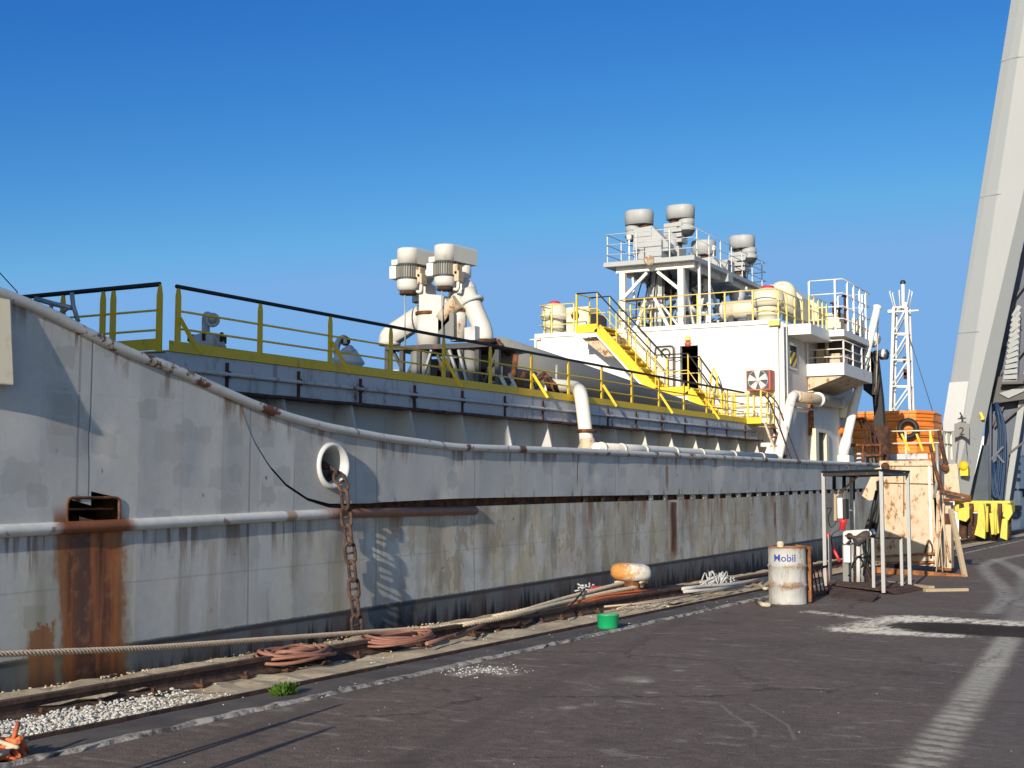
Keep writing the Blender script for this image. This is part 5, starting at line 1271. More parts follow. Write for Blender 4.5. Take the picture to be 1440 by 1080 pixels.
for px in (1356, 1372, 1398, 1416):
    part('wheel', MB().lathe((bz(px,750,53).x, 53.0, .28), [(0,-.12),(.2,-.12),(.28,-.1),(.28,.1),(.2,.12),(0,.12)], (1,0,0), 18), 'rust_dark', bg_)
part('buffer', MB().tube([bz(1388,712,52.2),bz(1388,748,52.2)], .05, 8).tube([bz(1400,715,52.2),bz(1400,752,52.2)], .05, 8), 'bogie_yellow', bg_)

# ------------------------------------------------------------------ rusty hopper on legs standing on the quay
PYH = 29.5; h_ = lambda px, py, y=PYH: Y(px, py, y)
ho = thing('loading_hopper', 'rust-speckled cream steel hopper with flared wings standing on legs by the booth', 'hopper', (-5.9, 30.2, 0))
part('front_plate', MB().prism([h_(1240,653),h_(1311,653),h_(1314,668),h_(1318,720),h_(1318,797),h_(1230,789),h_(1232,740),h_(1237,690)], (0,.05,0)), 'rust_cream', ho)
part('top_flange', MB().prism([h_(1240,648),h_(1312,648),h_(1312,655),h_(1240,655)], (0,-.06,0)).box(h_(1236,650).x, h_(1316,650).x, PYH+.05, PYH+1.5, h_(1240,655).z, h_(1240,648).z), 'rust_cream', ho)
part('left_wing', MB().prism([h_(1238,657),h_(1230,659),h_(1212,697),h_(1222,704),h_(1228,703),h_(1238,690)], (0,.06,0)), 'rust_cream', ho)
part('right_wing', MB().prism([h_(1328,653),h_(1346,652),h_(1351,702),h_(1328,704)], (0,.06,0)), 'rust_cream', ho)
part('side_wall', MB().prism([h_(1232,740),h_(1237,690),h_(1240,655),(h_(1240,655).x,PYH+1.5,h_(1240,655).z),(h_(1232,740).x,PYH+1.5,.4)], (.05,0,0)).prism([h_(1318,797),h_(1318,720),h_(1311,655),(h_(1311,655).x,PYH+1.5,h_(1311,655).z),(h_(1318,760).x,PYH+1.5,.3)], (.05,0,0)), 'rust_cream', ho)
part('back_plate', MB().box(h_(1240,700).x, h_(1316,700).x, PYH+1.46, PYH+1.5, .5, h_(1240,655).z), 'rust_cream', ho)
part('plate_seam', MB().bar(h_(1271,668,PYH-.01),h_(1271,726,PYH-.01),.02,.02).bar(h_(1243,679,PYH-.01),h_(1316,681,PYH-.01),.02,.02), 'rust', ho)
part('wing_seam', MB().bar(h_(1307,655,PYH-.02),h_(1311,795,PYH-.02),.05,.03).bar(h_(1240,655,PYH-.02),h_(1233,760,PYH-.02),.05,.03), 'white_worn', ho)
for px, py in ((1245,653),(1329,655)):
    part('lifting_lug', MB().lathe(h_(px,py+3,PYH-.1), [(0,-.03),(.07,-.03),(.09,.02),(.05,.05),(.0,.05)], (0,-1,0), 12), 'rust', ho)
# right-hand leg box, rust collar, raking rusty leg, bottom frame
lg = part('leg', MB().prism([h_(1329,706),h_(1337,706),h_(1338,799),h_(1328,799)], (0,.3,0)), 'rust_cream', ho)
part('rust_collar', MB().prism([h_(1328,722,PYH-.03),h_(1339,722,PYH-.03),h_(1339,737,PYH-.03),h_(1328,737,PYH-.03)], (0,.36,0)), 'rust', lg)
part('leg', MB().bar(h_(1337,716,PYH-.2), h_(1357,812,PYH-.5), .10, .06), 'wood', ho)
part('leg', MB().bar(h_(1320,690,PYH-.1), h_(1317,797,PYH-.1), .06), 'rust_cream', ho)
part('bottom_frame', MB().bar(h_(1228,801,PYH-.35), h_(1357,812,PYH-.5), .09, .12).bar(h_(1233,783,PYH-.1), h_(1316,778,PYH-.1), .05).bar(h_(1233,792,PYH-.1), h_(1318,790,PYH-.1), .05).bar(h_(1318,799,PYH-.1), h_(1338,801,PYH-.1), .06, .05), 'rust_orange', ho)
part('rear_leg', MB().box(h_(1236,700).x, h_(1236,700).x+.1, PYH+1.35, PYH+1.45, 0, 1).box(h_(1312,700).x, h_(1312,700).x+.1, PYH+1.35, PYH+1.45, 0, 1).box(h_(1236,700).x, h_(1236,700).x+.08, PYH+.05, PYH+.12, -.0, .5), 'rust_dark', ho)
# hinged arms and rods at the right side
part('hinge_arm', MB().bar(h_(1322,690,PYH-.25), h_(1366,699,PYH-.25), .07, .06).bar(h_(1327,703,PYH-.25), h_(1366,703,PYH-.25), .07, .06).box(h_(1360,699).x, h_(1367,699).x, PYH-.3, PYH-.2, h_(1360,706).z, h_(1360,697).z), 'rust', ho)
part('hinge_rod', MB().tube([h_(1308,624,PYH-.2), h_(1314,655,PYH-.2), h_(1325,691,PYH-.25)], .038, 8), 'rust', ho)
part('hinge_rod', MB().tube(bend([h_(1321,606,PYH+.1), h_(1325,630,PYH), h_(1331,656,PYH-.1)], .3), .045, 8), 'rust_dark', ho)
part('hinge_rod', MB().tube([h_(1317,625,PYH), h_(1319,668,PYH-.1), h_(1314,700,PYH-.1)], .035, 8), 'steel', ho)
random.seed(31); mb = MB()
for i in range(5):
    a = Vector(h_(1322+random.uniform(-6,8), 690+random.uniform(-5,30), PYH-.1)); b = h_(1326+random.uniform(-10,16), 800+random.uniform(-15,5), PYH-.2)
    mb.tube([a,b], random.uniform(.012,.025), 6)
part('loose_rod', mb, 'rust_cream', ho)
mb = MB()
for i in range(7):
    a = h_(1237+random.uniform(-4,3), 672+random.uniform(-5,20), PYH-.12); b = h_(1222+random.uniform(-6,8), 745+random.uniform(-10,30), PYH-.4)
    mb.tube(bend([a, lerp(a,b,.5)+Vector((random.uniform(-.1,.1),0,random.uniform(-.1,.1))), b], .2), random.uniform(.02,.05), 6)
part('hydraulic_hose', mb, 'black', ho)
part('hydraulic_ram', MB().tube([h_(1236,690,PYH-.15), h_(1219,744,PYH-.5)], .05, 10).tube([h_(1219,744,PYH-.5), h_(1221,780,PYH-.6)], .035, 8), 'dark_steel', ho)
part('cable', MB().tube(bend([h_(1300,780,PYH-.05), h_(1306,757,PYH-.06), h_(1312,770,PYH-.06), h_(1309,785,PYH-.06)], .2), .02, 6), 'rust', ho)
tag(part('timber_beam', MB().bar(G(1300,830,.025), G(1360,829,.025), .10, .05), 'wood'), 'weathered timber beam lying on the quay in front of the hopper', 'beam')
tag(part('timber_beam', MB().bar(G(1240,818,.03), G(1310,826,.03), .12, .05), 'wood'), 'weathered timber beam lying behind the booth floor plate', 'beam')

# ------------------------------------------------------------------ steel booth: posts, flat roof sheet, floor plate with ramp
A, B, Cq = G(1161,826), G(1243,836), G(1280,828); D = A+Cq-B
top = Y(1161,665,A.y).z
bo = thing('steel_booth', 'open steel pipe booth with flat dark roof sheet and rusty floor plate', 'booth', ((A.x+Cq.x)/2, (A.y+Cq.y)/2, 0))
for p in (A, B, Cq, D): part('post', MB().bar(p+Vector((0,0,.03)), p+Vector((0,0,top)), .06), 'steel', bo)
cen = (A+B+Cq+D)/4
rf = [cen+(p-cen)*1.06+Vector((0,0,top)) for p in (A, B, Cq, D)]
part('roof_sheet', MB().prism(rf, (0,0,.035)), 'black', bo)
mb = MB()
for p, q in ((A,B),(B,Cq),(Cq,D),(D,A)): mb.bar(p+Vector((0,0,top-.035)), q+Vector((0,0,top-.035)), .05)
part('roof_frame', mb, 'dark_steel', bo)
part('roof_eye', MB().tube([lerp(A,B,.42)+Vector((.05*math.cos(t_),0,top+.06+.05*math.sin(t_))) for t_ in [k_*math.pi/6 for k_ in range(12)]], .015, 6, closed=True), 'dark_steel', bo)
part('floor_plate', MB().prism([p+Vector((0,0,.05)) for p in (A+(A-B)*.02, lerp(A,B,.95), lerp(D,Cq,.95), D)], (0,0,.03)), 'rust_brown', bo)
r0, r1, r2, r3 = G(1167,825,.07), G(1238,835,.07), G(1227,847,.005), G(1166,839,.005)
part('floor_ramp', MB().prism([r0, r1, r2, r3], (0,0,.015)), 'rust_brown', bo)
part('floor_ramp', MB().prism([lerp(B,Cq,.05)+Vector((0,0,.07)), lerp(B,Cq,.98)+Vector((0,0,.07)), lerp(B,Cq,.98)+Vector((.28,-.05,.0)), lerp(B,Cq,.05)+Vector((.2,-.1,.0))], (0,0,.015)), 'rust_dark', bo)
# waist rails on their short posts
w_ = Y(1228,757,B.y+.3).z
s1, s2, s3 = lerp(B,D,.12)+Vector((-.12,.1,0)), lerp(B,Cq,.8)+Vector((-.05,0,0)), G(1168,822)
for p, z in ((s1,w_),(s2,w_-.02),(s3,w_)): part('short_post', MB().bar(p+Vector((0,0,.03)), p+Vector((0,0,z)), .05), 'steel', bo)
part('waist_rail', MB().bar(s1+Vector((0,0,w_)), s2+Vector((0,0,w_-.02)), .04, .03).bar(s1+Vector((-.5,.1,w_+.03)), s1+Vector((0,0,w_)), .03), 'rust_dark', bo)
bi = lambda px, py, y: Y(px, py, y)
# dark lagged pipes hanging from the roof, diagonal batten, swinging cable
for px, b in ((1173,688),(1187,690),(1201,702)):
    part('hanging_pipe', MB().tube([bi(px,665,25.3), bi(px,b,25.3)], .035 if px < 1200 else .02, 8), 'black', bo)
part('hanging_rod', MB().tube([bi(1201,702,25.3), bi(1202,748,25.3)], .012, 6), 'steel', bo)
part('batten', MB().bar(bi(1176,698,25.2), bi(1209,667,25.2), .035), 'wood', bo)
part('hanging_post', MB().bar(bi(1175,690,25.3), bi(1175,732,25.3), .05), 'wood', bo)
# pump machine standing in the booth
pm = thing('pump_machine', 'grey hydraulic pump machine with hoses and lever inside the steel booth', 'machine', (cen.x, cen.y, .08))
MYm = 25.0; q_ = lambda px, py, y=MYm: Y(px, py, y)
part('machine_head', MB().prism([q_(1185,748),q_(1190,746),q_(1224,744),q_(1226,752),q_(1205,765),q_(1198,763),q_(1196,758),q_(1188,766),q_(1185,764)], (0,.35,0)), 'grey_light', pm, .015)
part('head_bore', MB().lathe(q_(1195,754,MYm-.01), [(0,0),(.06,0),(.06,.02),(0,.02)], (0,-1,0), 16), 'black', pm)
part('head_motor', MB().tube([q_(1203,762,24.9), q_(1224,748,25.1)], .09, 12), 'dark_steel', pm)
part('pedestal', MB().box(q_(1185,790).x, q_(1193,790).x, MYm, MYm+.25, .08, q_(1189,766).z), 'chute', pm)
part('white_panel', MB().box(q_(1187,767).x, q_(1196,767).x, MYm-.06, MYm+.1, q_(1190,791).z, q_(1190,767).z), 'white', pm, .01)
for px, t0, t1, r, mt in ((1199,766,822,.025,'steel'),(1207,768,824,.04,'grey_light'),(1213,766,820,.03,'steel'),(1220,756,800,.025,'dark_steel')):
    part('cylinder', MB().tube([q_(px,t0), q_(px,t1)], r, 10), mt, pm)
part('lever', MB().tube([q_(1223,744,24.9), q_(1227,720,24.8), q_(1233,690,24.8)], .03, 8).bar(q_(1218,736), q_(1228,734), .05), 'black', pm)
part('lever', MB().tube([q_(1224,760,24.9), q_(1221,790,24.8)], .03, 8), 'black', pm)
random.seed(77); mb = MB()
for i in range(12):
    a = q_(random.uniform(1196,1224), random.uniform(760,790)); b = q_(random.uniform(1190,1228), random.uniform(795,826))
    mb.tube(bend([a, lerp(a,b,.5)+Vector((random.uniform(-.1,.1),random.uniform(-.1,.1),0)), b], .1), random.uniform(.01,.022), 6)
part('hose', mb, 'black', pm)
mb = MB()
for i in range(5): mb.tube([q_(random.uniform(1200,1228),770), q_(random.uniform(1200,1232),818)], .015, 6)
part('linkage', mb, 'rust', pm)
# white electric box with the red plug hanging under it
eb = thing('electric_box', 'white electric box with red plug hanging inside the booth', 'box', q_(1183,722,25.25))
p0, p1 = q_(1179,700,25.2), q_(1187,729,25.2)
part('box_body', MB().box(p0.x, p1.x, 25.1, 25.28, p1.z, p0.z), 'white', eb, .012)
part('box_side', MB().box(p1.x+.002, p1.x+.07, 25.08, 25.3, p1.z-.01, p0.z-.02), 'black', eb, .01)
part('red_plug', MB().lathe(q_(1185,738,25.15), [(0,-.1),(.06,-.09),(.05,.02),(.075,.04),(.075,.1),(0,.11)], (.15,0,1), 14), 'red', eb)
part('cable', MB().tube(bend([q_(1178,732,25.2), q_(1168,745,25.2), q_(1164,728,25.2), q_(1170,714,25.2), q_(1163,715,25.2)], .15), .008, 5).tube(bend([q_(1183,744,25.2), q_(1170,750,25.2), q_(1168,766,25.2), q_(1180,775,25.2)], .15), .008, 5), 'black', eb)
tag(part('fire_hose', MB().tube(bend([q_(1164,754,25.6), q_(1167,760,25.5), q_(1174,776,25.4), q_(1181,790,25.4)], .1), .03, 8).lathe(q_(1164,756,25.6), [(0,0),(.06,.01),(.05,.08),(0,.09)], (.3,0,1), 10), 'red'), 'thin red hose nozzle hanging at the left rear post of the booth', 'hose')

# ------------------------------------------------------------------ oil drum with lettering, rusty bracket, low rack
dc = G(1105,849); DH, DR = .87, .285; dc = Vector((-5.98, 20.45, 0))
m = Mat('drum paint'); n2 = m.noise(5, 7, .72); n3 = m.noise(26, 5, .65); n4 = m.noise(3, 5, .7, 1, 1, .5, 4)
c = m.scale((.40, .40, .38), n2*.6+.65)
rimd = ((m.z-.29).abs().min((m.z-.58).abs()).min((m.z-.87).abs())).min(m.z.abs())
rb_ = (n2*.55+n4*.45-rimd*1.6)
c = m.mix(rb_.sm(.42, .54)*.85, c, m.mix(n3.sm(.35,.65), (.09,.045,.025), (.36,.20,.10))); c = m.mix(n4.sm(.57,.66)*.6, c, (.30,.18,.09)); c = m.mix(m.noise(12,5,.7,1,1,.2,17).sm(.54,.64)*.45, c, (.2,.15,.1))
M['drum'] = m.done(c, .6, 0, n3, .25, .004)
dm = thing('oil_drum', 'dented white oil drum with blue lettering and rusty rims on the quay', 'drum', dc)
pr = [(0,.012),(DR-.02,.012),(DR,.0),(DR+.008,.012),(DR,.03)]
for zc in (.29,.58): pr += [(DR,zc-.03),(DR+.014,zc-.01),(DR+.014,zc+.01),(DR,zc+.03)]
pr += [(DR,DH-.03),(DR+.008,DH-.012),(DR,DH),(DR-.02,DH-.012),(0,DH-.014)]
part('drum_body', MB().lathe(dc, pr, n=44), 'drum', dm)
part('drum_bung', MB().lathe(dc+Vector((-.06,-.14,DH-.014)), [(.05,0),(.055,.07),(.04,.10),(0,.10)], n=14), 'rope_pale', dm)
part('drum_rim', torus(dc+Vector((0,0,DH-.01)), (0,0,1), DR, .011, 40), 'rust_orange', dm)
def text_mesh(body, size):
    cu = bpy.data.curves.new('text', 'FONT'); cu.body = body; cu.size = size; cu.resolution_u = 3; cu.offset = size*.012
    ob = bpy.data.objects.new('text', cu); COL.objects.link(ob)
    dg = bpy.context.evaluated_depsgraph_get(); me = bpy.data.meshes.new_from_object(ob.evaluated_get(dg))
    bm = bmesh.new(); bm.from_mesh(me); bmesh.ops.subdivide_edges(bm, edges=[e for e in bm.edges if e.calc_length() > size*.2], cuts=4)
    vs = [v.co.copy() for v in bm.verts]; bm.verts.index_update(); fs = [[v.index for v in f.verts] for f in bm.faces]
    bm.free(); bpy.data.meshes.remove(me); bpy.data.objects.remove(ob); return vs, fs
m = Mat('faded blue lettering'); n3 = m.noise(24, 5, .7)
M['lettering'] = m.done(m.mix(n3.sm(.54,.64)*.4, (.025,.045,.24), (.4,.4,.38)), .6)
vs, fs = text_mesh('Mobil', .155)
wd_ = max(v.x for v in vs); th0 = math.atan2(-dc.y, -dc.x)+R(-9)     # on the side facing the camera, left of centre
mb = MB(); mb.add([dc+Vector(((DR+.003)*math.cos(th0+(v.x-wd_/2)/DR), (DR+.003)*math.sin(th0+(v.x-wd_/2)/DR), .655+v.y)) for v in vs], fs)
part('lettering', mb, 'lettering', dm)
vs, fs = text_mesh('2', .42); p_ = Y(1353,606,52.19)
part('plate_number', MB().add([p_+Vector((v.x-.12, -.004, v.y-.15)) for v in vs], fs), 'black', pl)
# bracket frame behind the drum
kb = thing('rusty_bracket', 'rusty angle-iron bracket frame standing right behind the oil drum', 'frame', G(1137,836))
f = lambda px, py, y=20.7: Y(px, py, y)
part('bracket_frame', MB().bar(f(1138,771), (f(1138,771).x,20.7,.02), .05).bar(f(1120,768,20.9), f(1140,771), .05).prism([f(1122,772),f(1136,772),f(1136,782)], (0,.04,0)).box(f(1125,800).x, f(1131,800).x, 20.75, 21.0, .0, f(1128,772).z), 'rust_orange', kb)
part('bracket_shade', MB().box(f(1127,800).x, f(1136,800).x, 20.95, 21.0, .0, f(1128,782).z), 'rust_dark', kb)  # dark sheet put in as shade behind the bracket
rk = thing('steel_rack', 'low rusty steel rack leaning between the oil drum and the booth', 'rack', G(1135,842))
p0, p1 = G(1103,851), G(1166,834)
t0, t1 = Y(1093,818,p0.y+.1), Y(1163,796,p1.y+.3)
part('top_bar', MB().tube([t0, t1], .022, 8), 'rust', rk)
part('bottom_bar', MB().bar(p0+Vector((0,0,.03)), p1+Vector((0,0,.03)), .045), 'rust', rk)
for i in range(8):
    t_ = .30+i*.085; part('rung', MB().tube([lerp(p0,p1,t_)+Vector((0,0,.03)), lerp(t0,t1,t_-.02)], .013, 6), 'rust_dark', rk)
part('end_brace', MB().tube([p1+Vector((0,0,.03)), t1], .02, 6), 'rust', rk)
# ------------------------------------------------------------------ bollard and mooring gear
m = Mat('bollard paint'); n2 = m.noise(9, 7, .72); n3 = m.noise(40, 4, .6)
c = m.mix((n2*.9-(m.x+8.62)*.5-(m.y-20.6)*.25).sm(.36,.58), m.scale((.62,.60,.54), n3*.3+.8), m.mix(n3, (.30,.11,.02), (.62,.30,.07)))
M['bollard'] = m.done(c, .7, 0, n2, .4, .008)
bc = Vector((-8.62, 20.55, .05))
bl = thing('mooring_bollard', 'white cast-iron mooring bollard with orange rust at the quay edge', 'bollard', bc)
pr = [(.17,0),(.16,.1),(.15,.2),(.17,.24)]
part('bollard_stem', MB().lathe(bc, [(.24,0),(.24,.03),(.18,.05),(.16,.12),(.15,.26)], n=24), 'rust', bl)
mb = MB().lathe(bc+Vector((0,0,.22)), [(.15,0),(.26,.03),(.30,.09),(.30,.17),(.27,.24),(.2,.275),(.0,.285)], n=32)
for v in mb.v:                                       # lobed, lopsided head
    t_ = math.atan2(v.y-bc.y, v.x-bc.x); k_ = 1+.10*math.cos(2*(t_-.5))+.03*math.sin(5*t_)
    v.x = bc.x+(v.x-bc.x)*k_; v.y = bc.y+(v.y-bc.y)*k_; v.z += (v.x-bc.x)*-.05
part('bollard_head', mb, 'bollard', bl)

def twisted(pts, r, pitch, step=.02, strands=3, n=6):
    """laid rope: three strands wound round the line"""
    P = bend(pts, .5, 8); out = [[] for _ in range(strands)]; d = 0
    ref = Vector((0,0,1))
    for a, b in zip(P, P[1:]):
        L_ = (b-a).length; k_ = max(1, int(L_/step)); t_ = (b-a).normalized(); u_ = (ref-t_*ref.dot(t_)).normalized(); w = t_.cross(u_)
        for i in range(k_):
            p = lerp(a, b, i/k_); q = (d+L_*i/k_)/pitch*2*math.pi
            for s_ in range(strands):
                an = q+s_*2*math.pi/strands; out[s_].append(p+(u_*math.cos(an)+w*math.sin(an))*r*.55)
        d += L_
    mb = MB()
    for o in out: mb.tube(o, r*.56, n)
    return mb
r1 = [X(-120,926,-8.8), X(0,920,-8.8), X(200,912,-8.84), X(360,900,-8.85), X(500,890,-8.86), X(590,884,-8.86), G(640,880,.07), G(715,866,.09), X(800,845,-8.72), X(870,826,-8.72), X(905,812,-8.7)]
tag(part('mooring_rope', twisted(r1, .027, .13), 'rope'), 'long beige laid mooring rope stretched low along the hull to the bollard', 'rope')
ropes = [[G(585,889,-.03), G(620,884,.05), G(660,877,.10), G(720,866,.13), X(800,846,-8.6), X(860,832,-8.58), X(905,824,-8.48), Vector((-8.42,20.45,.28)), Vector((-8.40,20.75,.25)), Vector((-8.6,20.85,.25)), Vector((-8.85,20.6,.25)), Vector((-8.78,20.3,.24)), X(880,819,-8.7), X(800,840,-8.66), G(740,858,.12), G(690,868,.04)]]
tag(part('mooring_rope', twisted(ropes[0], .034, .16, .03), 'rope_pale'), 'thick pale mooring rope looped around the rusty bollard', 'rope')
random.seed(15); mb = MB()
for i in range(9):
    o = [random.uniform(-.07,.07) for _ in range(8)]
    mb.tube(bend([X(752+o[0]*300,863+o[1]*30,-8.55), X(800+i,851+o[2]*40,-8.52+o[3]*.3), X(845,841+o[4]*50,-8.5+o[5]*.3), X(890,834+o[6]*40,-8.48+o[7]*.3), X(930,829,-8.42)], .2), .02, 6)
tag(part('rope_bundle', mb, 'rope_orange'), 'frayed orange rope bundle lying beside the pale mooring rope at the bollard', 'rope')
mb = MB(); 
for i in range(30):
    p = X(random.uniform(812,835), random.uniform(822,830), -8.78); mb.tube([p, p+Vector((random.uniform(-.08,.08),random.uniform(-.2,.2),random.uniform(-.05,.06)))], .012, 5)
nt_ = part('rope_tail', mb, 'netting'); tag(nt_, 'white frayed rope tail lying on the ropes left of the bollard', 'rope')
tag(part('red_float', MB().tube([X(828,830,-8.74), X(854,826,-8.72)], .045, 12), 'red'), 'small red float tied to the ropes left of the bollard', 'float')
tag(part('black_cable', MB().tube(bend([G(640,893,.08), G(672,878,.07), G(720,870,.08), G(790,860,.10), X(806,848,-8.42), X(816,836,-8.55), X(822,829,-8.66)], .3, 6), .014, 6), 'black'), 'thin black cable snaking over the ropes and coping', 'cable')
tag(part('black_lashing', torus(X(880,832,-8.62), (.2,1,-.2), .085, .012, 18), 'black'), 'black lashing band around the pale mooring rope', 'lashing')
tag(part('yellow_line', MB().tube(bend([G(868,856,.05), G(895,848,.05), G(940,842,.06), G(985,835,.06)], .3), .014, 6).tube(bend([G(850,853,.05), G(930,846,.06), G(990,833,.06), G(1040,826,.06)], .3), .014, 6), 'rope'), 'pair of thin beige lines lying on the sand beside the bollard', 'rope')
# white net heap further along and the dark mats beside it
random.seed(21); mb = MB(); c0 = G(1010,822,.06)
for i in range(60):
    p = c0+Vector((random.uniform(-.18,.18), random.uniform(-.45,.45), 0)); h = max(0, .22-abs(p.y-c0.y)*.45)
    mb.tube(bend([p, p+Vector((random.uniform(-.1,.1),random.uniform(-.2,.2),h+random.uniform(0,.08))), p+Vector((random.uniform(-.2,.2),random.uniform(-.4,.4),random.uniform(.01,.1)))], .1, 3), .012, 5)
tag(part('net_heap', mb, 'netting'), 'heap of white netting on the coping beyond the bollard', 'net')
tag(part('grey_rope', MB().tube(bend([G(960,828,.08), G(990,824,.09), G(1025,822,.08), G(1050,818,.08), G(1082,812,.07)], .3), .03, 8).tube(bend([G(962,832,.08), G(1000,829,.08), G(1045,824,.07)], .3), .025, 8), 'netting'), 'grey rope laid straight along the coping beyond the bollard', 'rope')
tag(part('rope_stub', MB().tube(bend([G(1078,816,.08), G(1068,822,.06), G(1075,828,.05), G(1090,826,.05)], .1), .03, 8), 'rope_pale'), 'short beige rope stub lying behind the oil drum', 'rope')
tag(part('dark_mat', MB().box(-8.62,-8.30,21.2,22.4,.06,.10), 'black', None, .015), 'dark rubber mat lying on the coping right of the bollard', 'mat')
tag(part('drum_rag', MB().tube(bend([G(1064,845,.03), G(1072,850,.04), G(1082,851,.03), G(1076,846,.05)], .1), .035, 8), 'rope_pale'), 'crumpled pale rag on the ground left of the oil drum', 'rag')
# hose coils
def coil(name, cx, cy, rx, n, seed, lab):
    random.seed(seed); c0 = G(cx, cy, .05); mb = MB()
    for i in range(n):
        r = rx*random.uniform(.45,1.0); ox, oy = random.uniform(-.05,.05), random.uniform(-.09,.09); z = .030+.0065*i; ph = random.uniform(0,6)
        mb.tube([c0+Vector((ox+r*.72*math.cos(t_), oy+r*1.12*math.sin(t_), z-.05+.02*math.sin(t_*2+ph)+.02)) for t_ in [2*math.pi*k_/30 for k_ in range(30)]], random.uniform(.014,.019), 8, closed=True)
    o = part(name, mb, 'hose'); tag(o, lab, 'hose'); return o
coil('hose_coil', 412, 922, .44, 10, 2, 'red-brown hose coil lying beside the rail, level with the green weed')
coil('hose_coil', 556, 900, .52, 9, 6, 'red-brown hose coil below the hanging anchor chain')
tag(part('red_hose', MB().tube(bend([G(600,905,.05), G(640,893,.06), G(668,884,.06), G(690,872,.07)], .4), .022, 8), 'hose'), 'loose red-brown hose running from the coil towards the bollard', 'hose')
# anchor chain
ch = thing('anchor_chain', 'heavy rusty stud-link anchor chain hanging from the hawse pipe', 'chain', HAW+Vector((.2,0,-.1)))
pts = bend([HAW+Vector((-.3,-.1,.10)), HAW+Vector((-.02,.03,-.03)), HAW+Vector((.12,.10,-.22)), X(487,730,-9.19), X(497,820,-9.17), X(503,896,-9.16), X(506,960,-9.16)], .12, 6)
def link_mesh(c, d, side, Ln=.285, Wd=.165, r=.021):
    d = d.normalized(); s_ = (side-d*side.dot(d)).normalized(); P = []
    a = Wd/2-r; b = Ln/2-Wd/2
    for k_ in range(12): t_ = -math.pi/2+math.pi*k_/11; P.append(c+d*(b+a*math.cos(t_))+s_*a*math.sin(t_))
    for k_ in range(12): t_ = math.pi/2+math.pi*k_/11; P.append(c+d*(-b+a*math.cos(t_))+s_*a*math.sin(t_))
    mb = MB().tube(P, r, 8, closed=True); mb.tube([c-s_*a, c+s_*a], r*.7, 6); return mb
L_ = [0]
for a, b in zip(pts, pts[1:]): L_.append(L_[-1]+(b-a).length)
def along(s_):
    for i in range(len(pts)-1):
        if s_ <= L_[i+1] or i == len(pts)-2:
            t_ = (s_-L_[i])/max(1e-6, L_[i+1]-L_[i]); return lerp(pts[i], pts[i+1], t_)
s_ = .1; i = 0
while s_ < L_[-1]-.1:
    c = along(s_); d = along(s_+.05)-along(s_-.05)
    side = Vector((.5,.86,0)) if i % 2 == 0 else Vector((.94,-.35,0))
    part('chain_link', link_mesh(c, d, side), 'rust_brown', ch); s_ += .215; i += 1
# green tub
tb = Vector(G(855,884)); tb.x -= .0
gt = thing('green_tub', 'bright green plastic tub full of brown earth standing by the kerb', 'tub', tb)
part('tub_shell', MB().lathe(tb, [(0,.005),(.118,.0),(.128,.02),(.135,.16),(.142,.165),(.142,.18),(.130,.18),(.126,.15)], n=32), 'green', gt)
part('tub_earth', MB().lathe(tb, [(.128,.165),(.08,.178),(0,.18)], n=20), 'sand', gt)
# weed
random.seed(11); wc = G(400,977); mb = MB()
for i in range(150):
    an, rr_ = random.uniform(0,6.28), random.uniform(0,.13); b = wc+Vector((rr_*math.cos(an)*.5, rr_*math.sin(an), 0))
    h = random.uniform(.03,.11)*(1.2-rr_*4); tipd = Vector((math.cos(an),math.sin(an),0))*random.uniform(.02,.07); tp = b+tipd+Vector((0,0,h))
    sd = Vector((-math.sin(an),math.cos(an),0))*random.uniform(.010,.022)
    mb.add([b, b+tipd*.5+sd+Vector((0,0,h*.75)), tp, b+tipd*.5-sd+Vector((0,0,h*.75))], [(0,1,2,3)])
tag(part('weed', mb, 'leaf'), 'small bright green weed growing at the broken kerb', 'plant')
# white stones in the rail bed
random.seed(17); mb = MB()
def stone(c, r):
    sp = bmesh.new(); bmesh.ops.create_icosphere(sp, subdivisions=1, radius=r); k_ = Vector((random.uniform(.6,1.2),random.uniform(.7,1.3),random.uniform(.5,.8)))
    rot = Matrix.Rotation(random.uniform(0,6.3), 3, 'Z')
    vs = [c+rot@Vector((v.co.x*k_.x*random.uniform(.85,1.15), v.co.y*k_.y*random.uniform(.85,1.15), v.co.z*k_.z)) for v in sp.verts]
    fs = [[v.index for v in f_.verts] for f_ in sp.faces]; sp.free(); return vs, fs
for i in range(2600):
    y = random.uniform(6.4, 9.1); x = random.uniform(-8.05,-7.32); x += 0
    if random.random() < (y-7.6)*.6: continue
    vs, fs = stone(Vector((x, y, -.03+random.uniform(0,.035))), random.uniform(.006,.018)); mb.add(vs, fs)
o = part('stone_ballast', mb, 'stone'); o['label'] = 'white stone ballast heaped in the rail bed at the near end'; o['category'] = 'gravel'; o['kind'] = 'stuff'
mb = MB()
for i in range(260):
    y = random.uniform(8.5, 26)**1.0; x = random.choice((random.uniform(-8.1,-7.3), random.uniform(-8.9,-8.4), random.uniform(-7.2,-6.6)))
    vs, fs = stone(Vector((x, y, .0 if x > -7.2 or x < -8.3 else -.03)), random.uniform(.004,.014)); mb.add(vs, fs)
for i in range(160):
    q = G(random.gauss(680,30), random.gauss(943,4)); vs, fs = stone(q, random.uniform(.004,.014)); mb.add(vs, fs)
for i in range(110):
    q = G(random.uniform(250,1440), random.uniform(880,1078))
    if q.x < -6.4: continue
    vs, fs = stone(q, random.uniform(.002,.007)); mb.add(vs, fs)
for i in range(70):
    q = G(random.gauss(915,30), random.gauss(851,3), -.03); vs, fs = stone(q, random.uniform(.006,.018)); mb.add(vs, fs)
o = part('loose_stones', mb, 'stone'); o['label'] = 'loose pale stones scattered over the quay edge and kerb'; o['category'] = 'gravel'; o['kind'] = 'stuff'
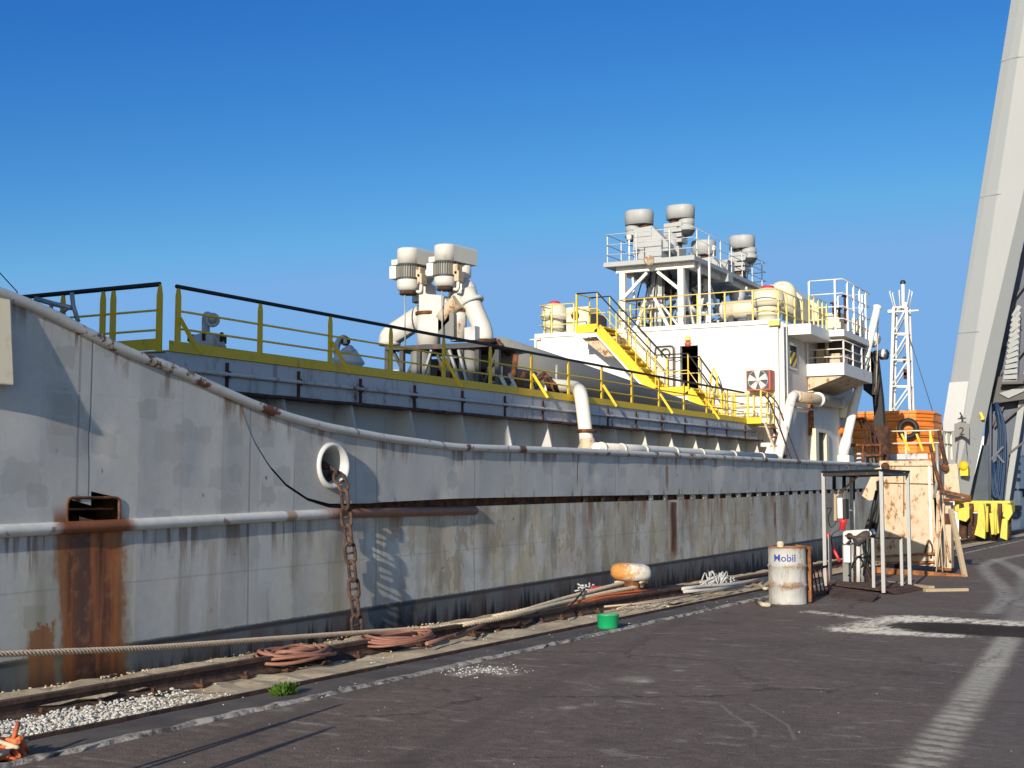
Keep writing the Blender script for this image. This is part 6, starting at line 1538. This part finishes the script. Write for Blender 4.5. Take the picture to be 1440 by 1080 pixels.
# sand and stone mounds on the coping
random.seed(23); mb = MB()
for (px, py, r) in ((70,985,.22),(130,976,.25),(185,966,.16),(212,954,.05),(950,845,.3)):
    c = G(px, py, .02); vs, fs = stone(c, r)
    mb.add([Vector((c.x+(v.x-c.x)*.6, c.y+(v.y-c.y)*1.4, .0+max(0,(v.z-c.z))*.25+.0)) for v in vs], fs)
for i in range(300):
    y = random.uniform(7.2,15); vs, fs = stone(Vector((random.uniform(-8.95,-8.7), y, .045)), random.uniform(.006,.018)); mb.add(vs, fs)
o = part('coping_rubble', mb, 'sand'); o['label'] = 'crumbled sandy rubble along the broken quay coping'; o['category'] = 'rubble'; o['kind'] = 'stuff'
# orange rope tangle in the near left corner
random.seed(41); mb = MB(); c0 = G(6,1068)
for i in range(16):
    P = [c0+Vector((random.gauss(0,.09), random.gauss(-.12,.14), abs(random.gauss(.06,.06)))) for _ in range(5)]
    mb.tube(bend(P, .08, 4), .016, 7)
tag(part('rope_tangle', mb, 'rope_orange'), 'tangle of orange rope in the near corner of the quay', 'rope')
random.seed(43); mb = MB()
for i in range(8):
    P = [c0+Vector((random.gauss(.02,.09), random.gauss(-.16,.14), abs(random.gauss(.05,.05)))) for _ in range(5)]
    mb.tube(bend(P, .08, 4), .014, 7)
tag(part('rope_tangle', mb, 'rope_pale'), 'pale rope knotted into the orange tangle in the near corner', 'rope')
# tripod barrier just outside the picture whose rods throw the thin shadows
tipz = [((482,990),1.5), ((470,994),1.45), ((470,1022),1.4), ((455,1028),1.35)]
bt = thing('rod_stand', 'bundle of upright steel rods in a stand on the quay at the bow', 'stand', (-5.6,4.1,0))
for q, h in tipz:
    g = G(*q); base = g+Vector((SUN_DIR.x, SUN_DIR.y, 0))/SUN_DIR.z*h; base.z = 0; base.x += .12*(tipz.index((q,h)) % 2)
    part('rod', MB().tube([base, g+Vector((SUN_DIR.x, SUN_DIR.y, 0))/SUN_DIR.z*h+Vector((0,0,h))], .018, 6), 'rust_dark', bt)
part('foot_bar', MB().box(-6.3,-5.0,4.0,4.06,.0,.04), 'rust_dark', bt)

for o in list(bpy.data.objects):
    if o.parent is None and o.name.split('.')[0] in ('mooring_rope', 'timber_beam', 'hose_coil', 'rope_tangle', 'loose_stones'):
        n_ = o.name.split('.')[0]
        if n_ != 'loose_stones': o['group'] = {'mooring_rope': 'mooring ropes along the quay edge', 'timber_beam': 'timber beams by the hopper', 'hose_coil': 'hose coils beside the rail', 'rope_tangle': 'rope tangles in the near corner'}[n_]
